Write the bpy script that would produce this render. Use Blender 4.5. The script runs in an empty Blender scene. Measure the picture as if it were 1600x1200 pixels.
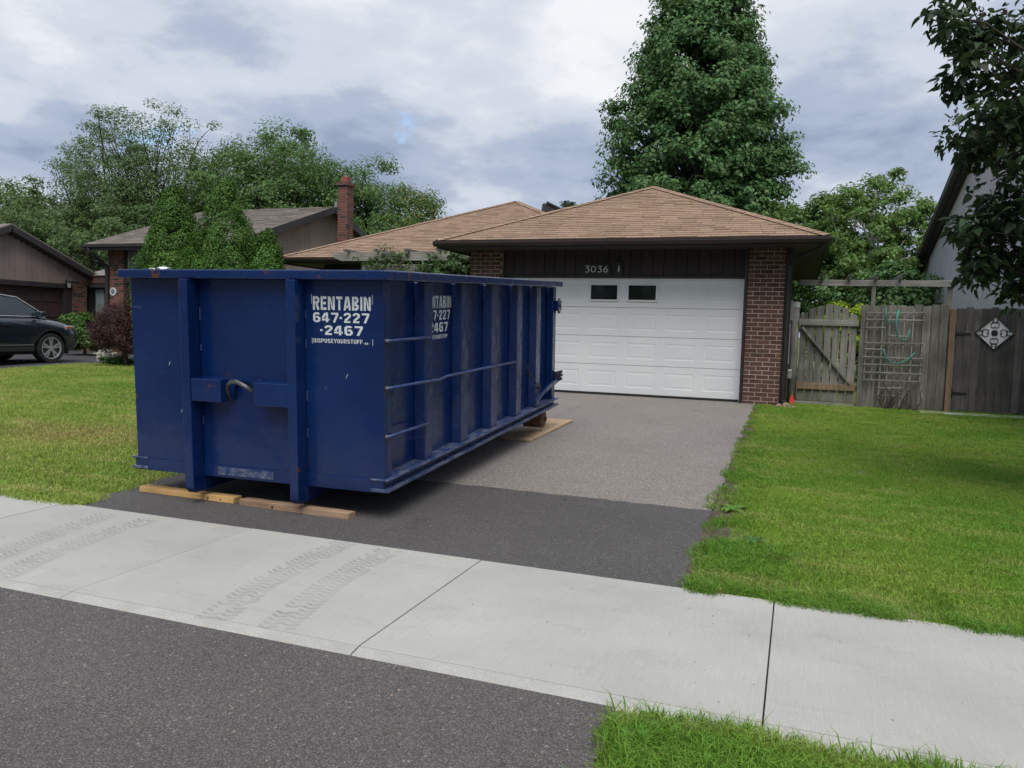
import bpy, bmesh, math, random
import numpy as np
from mathutils import Vector, Matrix
random.seed(7); RNG = np.random.default_rng(11)
S = bpy.context.scene
COL = S.collection

# ------------------------------------------------------------------ camera
CAM_H, F_PX = 1.4288, 1221.5
def cam_axes(yaw, pitch, roll):
    f = Vector((-math.sin(yaw), math.cos(yaw), 0)); r = Vector((math.cos(yaw), math.sin(yaw), 0)); u = Vector((0, 0, 1))
    f2 = f*math.cos(pitch) - u*math.sin(pitch); u2 = u*math.cos(pitch) + f*math.sin(pitch)
    return r*math.cos(roll) + u2*math.sin(roll), -r*math.sin(roll) + u2*math.cos(roll), f2
cr, cu, cf = cam_axes(0.3501, 0.0706, 0.028)
cd = bpy.data.cameras.new('camera'); cam = bpy.data.objects.new('camera', cd); COL.objects.link(cam)
cam.matrix_world = Matrix(((cr.x, cu.x, -cf.x, 0), (cr.y, cu.y, -cf.y, 0), (cr.z, cu.z, -cf.z, CAM_H), (0, 0, 0, 1)))
cd.sensor_fit = 'HORIZONTAL'; cd.sensor_width = 36; cd.lens = F_PX/1600*36
cd.clip_start = 0.05; cd.clip_end = 3000
S.camera = cam

# ------------------------------------------------------------------ sky, sun, exposure
SUN_EL, SUN_AZ = math.radians(60), math.radians(162)      # azimuth measured clockwise from +Y
W = bpy.data.worlds.new('World'); S.world = W; W.use_nodes = True
nt = W.node_tree; N = nt.nodes; Lk = nt.links; N.clear()
def wn(t, **k):
    n = N.new(t)
    for a, b in k.items(): setattr(n, a, b)
    return n
def wmath(op, a, b=None, c=None):
    n = wn('ShaderNodeMath', operation=op)
    for i, x in enumerate((a, b, c)):
        if x is None: continue
        if isinstance(x, (int, float)): n.inputs[i].default_value = x
        else: Lk.new(x, n.inputs[i])
    return n.outputs[0]
sky = wn('ShaderNodeTexSky', sky_type='NISHITA', sun_disc=False, sun_elevation=SUN_EL, sun_rotation=SUN_AZ)
sky.air_density = 1.0; sky.dust_density = 1.5; sky.ozone_density = 1.5
tc = wn('ShaderNodeTexCoord'); sep = wn('ShaderNodeSeparateXYZ'); Lk.new(tc.outputs['Generated'], sep.inputs[0])
zz = wmath('ADD', wmath('MAXIMUM', sep.outputs[2], 0.0), 0.22)
cmb = wn('ShaderNodeCombineXYZ'); Lk.new(wmath('DIVIDE', sep.outputs[0], zz), cmb.inputs[0]); Lk.new(wmath('DIVIDE', sep.outputs[1], zz), cmb.inputs[1])
cmb.inputs[2].default_value = 3.7
def wnoise(scale, detail, rough, dist, off):
    m = wn('ShaderNodeMapping'); m.inputs['Location'].default_value = off; Lk.new(cmb.outputs[0], m.inputs[0])
    n = wn('ShaderNodeTexNoise'); Lk.new(m.outputs[0], n.inputs['Vector'])
    n.inputs['Scale'].default_value = scale; n.inputs['Detail'].default_value = detail
    n.inputs['Roughness'].default_value = rough; n.inputs['Distortion'].default_value = dist
    return n.outputs[0]
def wramp(fac, stops):
    r = wn('ShaderNodeValToRGB'); Lk.new(fac, r.inputs[0]); e = r.color_ramp.elements
    while len(e) < len(stops): e.new(0.5)
    for el, (p, c) in zip(e, stops): el.position = p; el.color = (c[0], c[1], c[2], 1)
    r.color_ramp.interpolation = 'EASE'
    return r.outputs[0]
n1 = wnoise(0.9, 7.0, 0.5, 0.15, (1.3, 4.1, 0)); n2 = wnoise(2.9, 7.0, 0.56, 0.15, (7.3, 2.2, 1.0))
mixn = wmath('ADD', wmath('MULTIPLY', n1, 0.66), wmath('MULTIPLY', n2, 0.34))
CLOUD = 10.0
ccol = wramp(mixn, [(0.41, (0.20, 0.248, 0.345)), (0.49, (0.295, 0.345, 0.44)), (0.56, (0.44, 0.475, 0.54)), (0.66, (0.61, 0.625, 0.645))])
n3 = wnoise(1.9, 7.0, 0.6, 0.4, (2.1, 9.4, 2.0))
mask = wramp(n3, [(0.33, (0.12, 0.12, 0.12)), (0.40, (1, 1, 1))])
cs = wn('ShaderNodeVectorMath', operation='SCALE'); Lk.new(ccol, cs.inputs[0]); cs.inputs['Scale'].default_value = CLOUD*0.70
mx = wn('ShaderNodeMix', data_type='RGBA'); Lk.new(mask, mx.inputs['Factor']); Lk.new(sky.outputs[0], mx.inputs['A']); Lk.new(cs.outputs[0], mx.inputs['B'])
bg = wn('ShaderNodeBackground'); bg.inputs['Strength'].default_value = 0.10; Lk.new(mx.outputs['Result'], bg.inputs['Color'])
wo = wn('ShaderNodeOutputWorld'); Lk.new(bg.outputs[0], wo.inputs['Surface'])
sl = bpy.data.lights.new('sun', 'SUN'); sun = bpy.data.objects.new('sun', sl); COL.objects.link(sun)
sl.energy = 1.5; sl.angle = math.radians(48); sl.color = (1.0, 0.96, 0.90)
sd = Vector((math.sin(SUN_AZ)*math.cos(SUN_EL), math.cos(SUN_AZ)*math.cos(SUN_EL), math.sin(SUN_EL)))
sun.rotation_euler = sd.to_track_quat('Z', 'Y').to_euler(); sun.location = sd*60
vs = S.view_settings; vs.view_transform = 'Standard'; vs.look = 'None'; vs.exposure = 1.08; vs.gamma = 1.0; vs.use_curve_mapping = False
S.cycles.use_denoising = True; S.cycles.use_adaptive_sampling = True; S.cycles.adaptive_threshold = .02; S.cycles.max_bounces = 5; S.cycles.diffuse_bounces = 3; S.cycles.transmission_bounces = 3; S.cycles.transparent_max_bounces = 6

# ------------------------------------------------------------------ helpers
def tag(o, label=None, cat=None, group=None, kind=None):
    if label: o['label'] = label
    if cat: o['category'] = cat
    if group: o['group'] = group
    if kind: o['kind'] = kind
    return o
def thing(name, loc, label, cat, group=None):
    o = bpy.data.objects.new(name, None); o.location = loc; o.empty_display_size = 0.2; COL.objects.link(o)
    return tag(o, label, cat, group)
def put(o, parent):
    COL.objects.link(o)
    if parent is not None:
        o.parent = parent
        if parent.type == 'EMPTY': o.matrix_parent_inverse = Matrix.Translation(-Vector(parent.location))
    return o
class MB:
    def __init__(s): s.v = []; s.f = []
    def add(s, vs, fs):
        b = len(s.v); s.v += [tuple(p) for p in vs]; s.f += [tuple(i+b for i in f) for f in fs]; return s
    def box(s, x0, x1, y0, y1, z0, z1):
        return s.add([(x0,y0,z0),(x1,y0,z0),(x1,y1,z0),(x0,y1,z0),(x0,y0,z1),(x1,y0,z1),(x1,y1,z1),(x0,y1,z1)],
                     [(0,3,2,1),(4,5,6,7),(0,1,5,4),(1,2,6,5),(2,3,7,6),(3,0,4,7)])
    def beam(s, p0, p1, w, h, up=(0,0,1)):
        p0, p1, up = Vector(p0), Vector(p1), Vector(up); d = (p1-p0).normalized(); a = d.cross(up).normalized()*(w/2); b = a.cross(d).normalized()*(h/2)
        return s.add([p0-a-b, p0+a-b, p0+a+b, p0-a+b, p1-a-b, p1+a-b, p1+a+b, p1-a+b],
                     [(0,1,2,3),(7,6,5,4),(0,4,5,1),(1,5,6,2),(2,6,7,3),(3,7,4,0)])
    def prism(s, poly, vec):
        n = len(poly); vec = Vector(vec); P = [Vector(p) for p in poly]
        return s.add(P+[p+vec for p in P], [tuple(range(n))[::-1], tuple(range(n, 2*n))]+[(i, (i+1) % n, n+(i+1) % n, n+i) for i in range(n)])
    def poly(s, pts): return s.add(pts, [tuple(range(len(pts)))])
    def tube(s, pts, r, n=8, caps=True):
        P = [Vector(p) for p in pts]; m = len(P); rs = r if isinstance(r, (list, tuple)) else [r]*m
        vs = []; ref = None
        for i in range(m):
            d = (P[min(i+1, m-1)]-P[max(i-1, 0)])
            if d.length < 1e-9: d = Vector((0,0,1))
            d.normalize()
            if ref is None: ref = Vector((0,0,1)) if abs(d.z) < .9 else Vector((1,0,0))
            a = d.cross(ref).normalized(); b = d.cross(a).normalized(); ref = a.cross(d)
            for k in range(n):
                t = 2*math.pi*k/n; vs.append(P[i]+(a*math.cos(t)+b*math.sin(t))*rs[i])
        fs = [(i*n+k, i*n+(k+1) % n, (i+1)*n+(k+1) % n, (i+1)*n+k) for i in range(m-1) for k in range(n)]
        if caps: fs += [tuple(range(n))[::-1], tuple(range((m-1)*n, m*n))]
        return s.add(vs, fs)
    def loft(s, rings, closed=True):
        n = len(rings[0]); vs = [p for r in rings for p in r]
        fs = [(i*n+k, i*n+(k+1) % n, (i+1)*n+(k+1) % n, (i+1)*n+k) for i in range(len(rings)-1) for k in range(n)]
        fs += [tuple(range(n))[::-1], tuple(range((len(rings)-1)*n, len(rings)*n))]
        return s.add(vs, fs)
    def mesh(s, name, M=None):
        me = bpy.data.meshes.new(name); v = s.v
        if M is not None: v = [tuple(M @ Vector(p)) for p in v]
        me.from_pydata(v, [], s.f); me.update()
        bm = bmesh.new(); bm.from_mesh(me); bmesh.ops.recalc_face_normals(bm, faces=bm.faces); bm.to_mesh(me); bm.free()
        return me
    def build(s, name, mat, parent=None, smooth=False, bevel=0, M=None, kind=None, label=None):
        me = s.mesh(name, M); me.materials.append(mat)
        if smooth: me.polygons.foreach_set('use_smooth', [True]*len(me.polygons))
        o = put(bpy.data.objects.new(name, me), parent)
        if bevel:
            b = o.modifiers.new('bevel', 'BEVEL'); b.width = bevel; b.segments = 2; b.limit_method = 'ANGLE'
        if kind: o['kind'] = kind
        if label: o['label'] = label
        return o
def bx(name, mat, parent, x0, x1, y0, y1, z0, z1, bevel=0.0, M=None, label=None):
    return MB().box(x0, x1, y0, y1, z0, z1).build(name, mat, parent, bevel=bevel, M=M, label=label)
def npmesh(name, verts, faces_flat, nper, mat, parent, kind=None, smooth=False):
    me = bpy.data.meshes.new(name); nv = len(verts); nf = len(faces_flat)//nper
    me.vertices.add(nv); me.vertices.foreach_set('co', np.asarray(verts, np.float32).ravel())
    me.loops.add(nf*nper); me.loops.foreach_set('vertex_index', np.asarray(faces_flat, np.int32).ravel())
    me.polygons.add(nf); me.polygons.foreach_set('loop_start', np.arange(nf, dtype=np.int32)*nper)
    try: me.polygons.foreach_set('loop_total', np.full(nf, nper, np.int32))
    except Exception: pass
    me.update(calc_edges=True); me.validate()
    me.materials.append(mat)
    if smooth: me.polygons.foreach_set('use_smooth', [True]*nf)
    o = put(bpy.data.objects.new(name, me), parent)
    if kind: o['kind'] = kind
    return o

# ------------------------------------------------------------------ materials
class NT:
    def __init__(s, name):
        s.m = bpy.data.materials.new(name); s.m.use_nodes = True; s.t = s.m.node_tree; s.t.nodes.clear()
        s.out = s.n('ShaderNodeOutputMaterial'); s.p = s.n('ShaderNodeBsdfPrincipled'); s.l(s.p.outputs[0], s.out.inputs['Surface'])
        s.geo = s.n('ShaderNodeNewGeometry'); s.pos = s.geo.outputs['Position']
    def n(s, t, **k):
        x = s.t.nodes.new(t)
        for a, b in k.items(): setattr(x, a, b)
        return x
    def l(s, a, b): s.t.links.new(a, b)
    def set(s, node, key, v):
        if isinstance(v, bpy.types.NodeSocket): s.l(v, node.inputs[key])
        elif isinstance(v, (tuple, list)) and len(v) == 3 and node.inputs[key].type == 'RGBA': node.inputs[key].default_value = (*v, 1)
        else: node.inputs[key].default_value = v
    def P(s, **k):
        for a, v in k.items(): s.set(s.p, a.replace('_', ' '), v)
        return s
    def noise(s, scale, detail=4, rough=.55, vec=None, dist=0.0, stretch=None, rot=None):
        v = vec or s.pos
        if stretch or rot:
            m = s.n('ShaderNodeMapping'); s.l(v, m.inputs[0])
            if stretch: m.inputs['Scale'].default_value = stretch
            if rot: m.inputs['Rotation'].default_value = rot
            v = m.outputs[0]
        x = s.n('ShaderNodeTexNoise'); s.l(v, x.inputs['Vector']); x.inputs['Scale'].default_value = scale
        x.inputs['Detail'].default_value = detail; x.inputs['Roughness'].default_value = rough; x.inputs['Distortion'].default_value = dist
        return x.outputs[0]
    def voro(s, scale, feat='F1', out='Distance', vec=None, rnd=1.0):
        x = s.n('ShaderNodeTexVoronoi', feature=feat); s.l(vec or s.pos, x.inputs['Vector']); x.inputs['Scale'].default_value = scale; x.inputs['Randomness'].default_value = rnd
        return x.outputs[out]
    def ramp(s, fac, stops, interp='LINEAR'):
        r = s.n('ShaderNodeValToRGB'); s.l(fac, r.inputs[0]); e = r.color_ramp.elements; r.color_ramp.interpolation = interp
        while len(e) < len(stops): e.new(.5)
        for el, (p, c) in zip(e, stops):
            el.position = p; c = (c, c, c) if isinstance(c, (int, float)) else c; el.color = (*c, 1)
        return r.outputs[0]
    def mix(s, fac, a, b, blend='MIX'):
        x = s.n('ShaderNodeMix', data_type='RGBA', blend_type=blend)
        s.set(x, 0, fac)
        for i, v in ((6, a), (7, b)):
            if isinstance(v, bpy.types.NodeSocket): s.l(v, x.inputs[i])
            else: x.inputs[i].default_value = (*v, 1)
        return x.outputs[2]
    def math(s, op, a, b=None, c=None):
        x = s.n('ShaderNodeMath', operation=op)
        for i, v in enumerate((a, b, c)):
            if v is None: continue
            if isinstance(v, bpy.types.NodeSocket): s.l(v, x.inputs[i])
            else: x.inputs[i].default_value = v
        return x.outputs[0]
    def bump(s, h, strength=.3, dist=.01):
        b = s.n('ShaderNodeBump'); b.inputs['Strength'].default_value = strength; b.inputs['Distance'].default_value = dist; s.l(h, b.inputs['Height'])
        s.l(b.outputs[0], s.p.inputs['Normal']); return b.outputs[0]
    def rnd(s):    # random per object and per mesh island
        oi = s.n('ShaderNodeObjectInfo')
        return s.math('FRACT', s.math('ADD', s.math('MULTIPLY', oi.outputs['Random'], 7.31), s.math('MULTIPLY', s.geo.outputs['Random Per Island'], 3.17)))
    def hsv(s, col, h=.5, sat=1., val=1.):
        x = s.n('ShaderNodeHueSaturation'); s.set(x, 'Hue', h); s.set(x, 'Saturation', sat); s.set(x, 'Value', val)
        if isinstance(col, bpy.types.NodeSocket): s.l(col, x.inputs['Color'])
        else: x.inputs['Color'].default_value = (*col, 1)
        return x.outputs[0]
    def sepz(s, i=2, vec=None):
        x = s.n('ShaderNodeSeparateXYZ'); s.l(vec or s.pos, x.inputs[0]); return x.outputs[i]
def sc(c, k): return tuple(v*k for v in c)
def plain(name, col, rough=.6, var=.25, scale=3., bump=.0, bscale=60., metallic=0., rndv=0., fine=0., spec=.5, coat=0.):
    t = NT(name); c = t.mix(t.ramp(t.noise(scale, 5), [(.3, 0.), (.7, 1.)]), sc(col, 1-var), sc(col, 1+var))
    if fine: c = t.mix(t.ramp(t.noise(bscale, 3), [(.35, 0.), (.65, 1.)]), c, t.hsv(c, val=1-fine))
    if rndv: c = t.hsv(c, val=t.math('MULTIPLY_ADD', t.rnd(), 2*rndv, 1-rndv))
    t.P(Base_Color=c, Roughness=rough, Metallic=metallic); t.set(t.p, 'Specular IOR Level', spec); t.set(t.p, 'Coat Weight', coat)
    if bump: t.bump(t.noise(bscale, 4), bump, .01)
    return t.m
M = {}
# concrete
t = NT('concrete')
c = t.mix(t.ramp(t.noise(1.1, 6), [(.35, 0.), (.7, 1.)]), (.405, .398, .368), (.49, .478, .438))
br = t.noise(1.0, 2, stretch=(230, 5, 1)); c = t.mix(t.ramp(br, [(.4, 0.), (.6, 1.)]), t.hsv(c, val=.93), c)
c = t.mix(t.ramp(t.noise(420, 2), [(.40, 1.), (.47, 0.)]), c, t.hsv(c, val=.80))
c = t.mix(t.ramp(t.noise(2.3, 8, .7, stretch=(1, 2.4, 1)), [(.55, 0.), (.72, .85)]), c, t.hsv(c, val=.85))
c = t.mix(t.ramp(t.noise(24, 5, .7), [(.70, 0.), (.735, .75)]), c, (.16, .15, .14))
c = t.hsv(c, val=t.math('MULTIPLY_ADD', t.rnd(), .10, .95))
t.P(Base_Color=c, Roughness=.85); t.bump(t.math('ADD', br, t.noise(200, 3)), .28, .004); M['concrete'] = t.m
M['concrete_edge'] = plain('concrete_edge', (.43, .42, .385), .85, .12, 4, .4, 110, fine=.18)
# asphalts
def asphalt(name, col, stone, sz, amt, bump, contrast=.2):
    t = NT(name)
    c = t.mix(t.ramp(t.noise(.8, 6, .6), [(.3, 0.), (.7, 1.)]), sc(col, 1-contrast), sc(col, 1+contrast))
    v = t.n('ShaderNodeTexVoronoi'); t.l(t.pos, v.inputs['Vector']); v.inputs['Scale'].default_value = sz
    g = t.sepz(0, v.outputs['Color'])
    c = t.mix(t.ramp(g, [(.5, 0.), (.97, amt)]), c, stone)
    c = t.mix(t.ramp(v.outputs['Distance'], [(.25, 0.), (.6, .75)]), c, sc(col, .35))
    v2 = t.n('ShaderNodeTexVoronoi'); t.l(t.pos, v2.inputs['Vector']); v2.inputs['Scale'].default_value = sz*.45; c = t.mix(t.math('MULTIPLY', t.ramp(t.sepz(0, v2.outputs['Color']), [(.92, 0.), (.95, 1.)]), t.ramp(v2.outputs['Distance'], [(.24, .45), (.42, 0.)])), c, sc(stone, 1.35)); c = t.mix(t.math('MULTIPLY', t.ramp(t.sepz(1, v2.outputs['Color']), [(.86, 0.), (.9, 1.)]), t.ramp(v2.outputs['Distance'], [(.28, .7), (.42, 0.)])), c, sc(col, .3))
    c = t.mix(t.ramp(t.noise(6, 6, .7), [(.55, 0.), (.8, .55)]), c, t.hsv(c, val=.72))
    c = t.mix(t.ramp(t.noise(.45, 5, .6), [(.52, 0.), (.72, .45)]), c, t.hsv(c, val=.74)); c = t.mix(t.ramp(t.noise(1.7, 3), [(.66, 0.), (.75, .5)]), c, t.hsv(c, val=.62))
    ck = t.n('ShaderNodeTexVoronoi', feature='DISTANCE_TO_EDGE'); wv = t.n('ShaderNodeVectorMath', operation='ADD'); nz = t.n('ShaderNodeTexNoise'); t.l(t.pos, nz.inputs['Vector']); nz.inputs['Scale'].default_value = 3.; nz.inputs['Detail'].default_value = 6; t.l(t.pos, wv.inputs[0]); t.l(nz.outputs['Color'], wv.inputs[1]); t.l(wv.outputs[0], ck.inputs['Vector']); ck.inputs['Scale'].default_value = .55
    c = t.mix(t.math('MULTIPLY', t.ramp(ck.outputs['Distance'], [(.0, .8), (.008, 0.)]), t.ramp(t.noise(1.1, 2), [(.52, 0.), (.6, 1.)])), c, sc(col, .25))
    t.P(Base_Color=c, Roughness=.82); t.bump(t.math('SUBTRACT', t.noise(60, 4), t.math('MULTIPLY', v.outputs['Distance'], .9)), bump, .006)
    return t.m
M['asphalt_apron'] = asphalt('asphalt_apron', (.138, .122, .115), (.29, .27, .255), 125, .5, .7, .16)
M['asphalt_new'] = asphalt('asphalt_new', (.112, .103, .101), (.23, .215, .21), 120, .36, .7, .16)
M['asphalt_old'] = asphalt('asphalt_old', (.315, .280, .252), (.50, .455, .42), 95, .65, .8, .12)
M['asphalt_far'] = asphalt('asphalt_far', (.075, .072, .076), (.13, .13, .13), 60, .3, .4, .1)
M['tar'] = plain('tar', (.03, .03, .032), .7, .3, 9, .3, 60)
M['soil'] = plain('soil', (.10, .075, .05), .95, .4, 6, .8, 40, fine=.4)
M['turf_base'] = plain('turf_base', (.14, .165, .045), .95, .35, 2.5, .8, 60, fine=.35)
# grass blades: patches of yellow and of deep green follow the ground
def grassmat(name, a, b, dry, amt, spot=None):
    t = NT(name)
    c = t.mix(t.ramp(t.noise(.55, 5, .6), [(.36, 0.), (.64, 1.)]), a, b)
    c = t.mix(t.ramp(t.noise(1.3, 6, .65, stretch=(.7, 2.6, 1)), [(.52, 0.), (.72, amt)]), c, dry); c = t.mix(t.ramp(t.noise(7, 4, .6), [(.58, 0.), (.72, amt*.7)]), c, sc(dry, .9)); c = t.mix(t.ramp(t.noise(3.1, 5, .6), [(.56, 0.), (.7, .45)]), c, sc(a, .62))
    if spot:
        dn = t.n('ShaderNodeVectorMath', operation='DISTANCE'); wv = t.n('ShaderNodeVectorMath', operation='MULTIPLY'); t.l(t.pos, wv.inputs[0]); wv.inputs[1].default_value = (.55, 1, 0); t.l(wv.outputs[0], dn.inputs[0]); dn.inputs[1].default_value = (spot[0]*.55, spot[1], 0)
        c = t.mix(t.math('MULTIPLY', t.ramp(dn.outputs['Value'], [(.15, .85), (.95, 0.)]), t.ramp(t.noise(3, 5), [(.35, .3), (.6, 1.)])), c, (.42, .31, .14))
    c = t.hsv(c, h=t.math('MULTIPLY_ADD', t.geo.outputs['Random Per Island'], .03, .485), val=t.math('MULTIPLY_ADD', t.geo.outputs['Random Per Island'], .55, .72))
    t.P(Base_Color=c, Roughness=.6); t.set(t.p, 'Specular IOR Level', .25)
    tr = t.n('ShaderNodeBsdfTranslucent'); t.l(c, tr.inputs[0]); ms = t.n('ShaderNodeMixShader'); ms.inputs[0].default_value = .3
    t.l(t.p.outputs[0], ms.inputs[1]); t.l(tr.outputs[0], ms.inputs[2]); t.l(ms.outputs[0], t.out.inputs['Surface'])
    return t.m
M['grass_right'] = grassmat('grass_right', (.165, .330, .036), (.29, .41, .064), (.56, .50, .20), .6)
M['grass_left'] = grassmat('grass_left', (.215, .345, .050), (.375, .445, .100), (.58, .50, .21), .85, (-7.7, 6.8))
M['grass_edge'] = grassmat('grass_edge', (.110, .250, .026), (.205, .340, .044), (.48, .42, .17), .45)
# leaves
def leafmat(name, col, col2, trans=.3, rough=.5, hue=.04, val=.5, patch=.6):
    t = NT(name); isl = t.geo.outputs['Random Per Island']
    c = t.mix(isl, col, col2)
    c = t.mix(t.ramp(t.noise(patch, 3), [(.35, 0.), (.65, .5)]), c, t.hsv(c, h=.485, val=1.25))
    c = t.hsv(c, h=t.math('MULTIPLY_ADD', t.math('FRACT', t.math('MULTIPLY', isl, 13.7)), hue, .5-hue/2), val=t.math('MULTIPLY_ADD', t.math('FRACT', t.math('MULTIPLY', isl, 5.3)), val, 1-val/2))
    t.P(Base_Color=c, Roughness=rough); t.set(t.p, 'Specular IOR Level', .35)
    tr = t.n('ShaderNodeBsdfTranslucent'); t.l(t.hsv(c, h=.48, val=1.3), tr.inputs[0]); ms = t.n('ShaderNodeMixShader'); ms.inputs[0].default_value = trans
    t.l(t.p.outputs[0], ms.inputs[1]); t.l(tr.outputs[0], ms.inputs[2]); t.l(ms.outputs[0], t.out.inputs['Surface'])
    return t.m
M['leaf_linden'] = leafmat('leaf_linden', (0.055, 0.141, 0.050), (0.112, 0.225, 0.068), .3)
M['leaf_locust'] = leafmat('leaf_locust', (.072, .140, .048), (.125, .200, .066), .35)
M['leaf_maple'] = leafmat('leaf_maple', (0.062, 0.145, 0.041), (0.117, 0.214, 0.055), .35)
M['leaf_yellow'] = leafmat('leaf_yellow', (.15, .18, .035), (.22, .21, .05), .35)
M['leaf_birch'] = leafmat('leaf_birch', (0.068, 0.158, 0.034), (0.144, 0.248, 0.055), .35)
M['leaf_cedar'] = leafmat('leaf_cedar', (.034, .105, .013), (.085, .200, .024), .12, patch=2.2, val=.8)
M['leaf_lime'] = leafmat('leaf_lime', (.20, .34, .02), (.30, .45, .04), .35)
M['leaf_lilac'] = leafmat('leaf_lilac', (.022, .048, .020), (.046, .088, .031), .34, rough=.42, patch=2)
M['leaf_shrub'] = leafmat('leaf_shrub', (.045, .12, .022), (.08, .17, .03), .25, patch=2)
M['leaf_red'] = leafmat('leaf_red', (.040, .015, .015), (.075, .030, .024), .25, patch=2, hue=.02)
M['leaf_vine'] = leafmat('leaf_vine', (.05, .11, .035), (.10, .17, .05), .3, patch=2)
M['leaf_weed'] = leafmat('leaf_weed', (.08, .19, .025), (.13, .26, .04), .3, patch=4)
M['leaf_pine'] = leafmat('leaf_pine', (.022, .05, .026), (.045, .08, .036), .15)
M['bloom_brown'] = leafmat('bloom_brown', (.075, .042, .034), (.13, .075, .055), .1, hue=.02)
M['bloom_white'] = leafmat('bloom_white', (.6, .6, .5), (.75, .74, .66), .3, hue=.01, val=.1)
M['bark'] = plain('bark', (.075, .060, .048), .9, .4, 5, .9, 30, fine=.4)
M['bark_dark'] = plain('bark_dark', (.045, .038, .032), .9, .4, 5, .9, 30, fine=.4)
t = NT('bark_birch'); c = t.mix(t.ramp(t.noise(9, 5, stretch=(1, 1, 3)), [(.55, 0.), (.62, 1.)]), (.55, .53, .48), (.07, .06, .05)); t.P(Base_Color=c, Roughness=.8); M['bark_birch'] = t.m
# house
def brickpiece(name, col, var=.3):
    t = NT(name); c = t.mix(t.ramp(t.noise(22, 5), [(.3, 0.), (.7, 1.)]), sc(col, .82), sc(col, 1.15))
    c = t.hsv(c, h=t.math('MULTIPLY_ADD', t.rnd(), .016, .492), val=t.math('MULTIPLY_ADD', t.math('FRACT', t.math('MULTIPLY', t.rnd(), 3.7)), 2*var, 1-var))
    c = t.mix(t.ramp(t.noise(90, 3), [(.6, 0.), (.7, .5)]), c, sc(col, .45))
    t.P(Base_Color=c, Roughness=.85); t.bump(t.noise(120, 4), .5, .004); return t.m
M['brick_brown'] = brickpiece('brick_brown', (.098, .047, .036))
M['mortar'] = plain('mortar', (.46, .38, .32), .95, .15, 8, .4, 120)
def bricktex(name, c1, c2, mort, sx=.21, sz=.075):
    t = NT(name); x = t.n('ShaderNodeSeparateXYZ'); t.l(t.pos, x.inputs[0]); cb = t.n('ShaderNodeCombineXYZ')
    t.l(t.math('ADD', x.outputs[0], x.outputs[1]), cb.inputs[0]); t.l(x.outputs[2], cb.inputs[1])
    b = t.n('ShaderNodeTexBrick'); t.l(cb.outputs[0], b.inputs['Vector']); b.inputs['Scale'].default_value = 1
    b.inputs['Brick Width'].default_value = sx; b.inputs['Row Height'].default_value = sz; b.inputs['Mortar Size'].default_value = .006
    b.inputs['Color1'].default_value = (*c1, 1); b.inputs['Color2'].default_value = (*c2, 1); b.inputs['Mortar'].default_value = (*mort, 1); b.inputs['Bias'].default_value = -.2
    wn_ = t.n('ShaderNodeTexWhiteNoise'); fl = t.n('ShaderNodeVectorMath', operation='FLOOR'); sn = t.n('ShaderNodeVectorMath', operation='DIVIDE'); t.l(cb.outputs[0], sn.inputs[0]); sn.inputs[1].default_value = (sx, sz, 1)
    t.l(sn.outputs[0], fl.inputs[0]); t.l(fl.outputs[0], wn_.inputs['Vector'])
    c = t.mix(t.ramp(wn_.outputs['Value'], [(.80, 0.), (.84, 1.)]), b.outputs['Color'], t.mix(b.outputs['Fac'], (.035, .03, .03), mort))
    t.P(Base_Color=c, Roughness=.85); t.bump(t.math('SUBTRACT', 1.0, b.outputs['Fac']), .6, .01); return t.m
M['brick_red'] = bricktex('brick_red', (.21, .085, .052), (.13, .055, .038), (.25, .20, .165))
M['brick_chimney'] = bricktex('brick_chimney', (.17, .058, .042), (.10, .040, .034), (.20, .155, .135), .24, .09)
def shinglemat(name, col, rv=.22):
    t = NT(name); r = t.rnd(); c = t.mix(t.ramp(t.noise(1.0, 4), [(.3, 0.), (.7, 1.)]), sc(col, .9), sc(col, 1.1))
    c = t.mix(t.ramp(t.noise(160, 3), [(.4, 0.), (.6, 1.)]), sc(col, .72), c)
    c = t.hsv(c, h=t.math('MULTIPLY_ADD', t.math('FRACT', t.math('MULTIPLY', r, 4.1)), .012, .494), val=t.math('MULTIPLY_ADD', r, 2*rv, 1-rv))
    t.P(Base_Color=c, Roughness=.9); t.bump(t.noise(220, 3), .5, .003); return t.m
M['shingle'] = shinglemat('shingle', (.335, .225, .152), .14)
M['shingle_grey'] = shinglemat('shingle_grey', (.235, .205, .180), .18)
M['underlay'] = plain('underlay', (.09, .065, .05), .95, .1)
M['dark_trim'] = plain('dark_trim', (.022, .016, .017), .45, .2, 4, .05, 40)
M['gutter'] = plain('gutter', (.036, .023, .024), .35, .15, 3)
M['siding_brown'] = plain('siding_brown', (.030, .017, .019), .6, .25, 5, .2, 50, rndv=.12)
M['soffit'] = plain('soffit', (.05, .04, .04), .7, .2, 4, .1, 40, rndv=.1)
t = NT('garage_white'); c = t.mix(t.ramp(t.noise(1.2, 5), [(.35, 0.), (.7, 1.)]), (.70, .72, .73), (.76, .77, .77))
c = t.mix(t.ramp(t.noise(26, 6, .7, stretch=(1, 1, .25)), [(.62, 0.), (.8, .4)]), c, (.5, .5, .48)); t.P(Base_Color=c, Roughness=.42); t.bump(t.noise(180, 3, stretch=(1, 1, .3)), .12, .003); M['garage_white'] = t.m
t = NT('dark_glass'); t.P(Base_Color=(.012, .018, .018), Roughness=.06); t.set(t.p, 'Specular IOR Level', .6); M['dark_glass'] = t.m
t = NT('pale_glass'); t.P(Base_Color=(.20, .26, .25), Roughness=.12); M['pale_glass'] = t.m
M['white_trim'] = plain('white_trim', (.74, .75, .75), .4, .04)
M['black'] = plain('black', (.012, .012, .013), .5, .2)
M['rubber'] = plain('rubber', (.02, .02, .021), .75, .25, 20, .2, 80)
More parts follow.
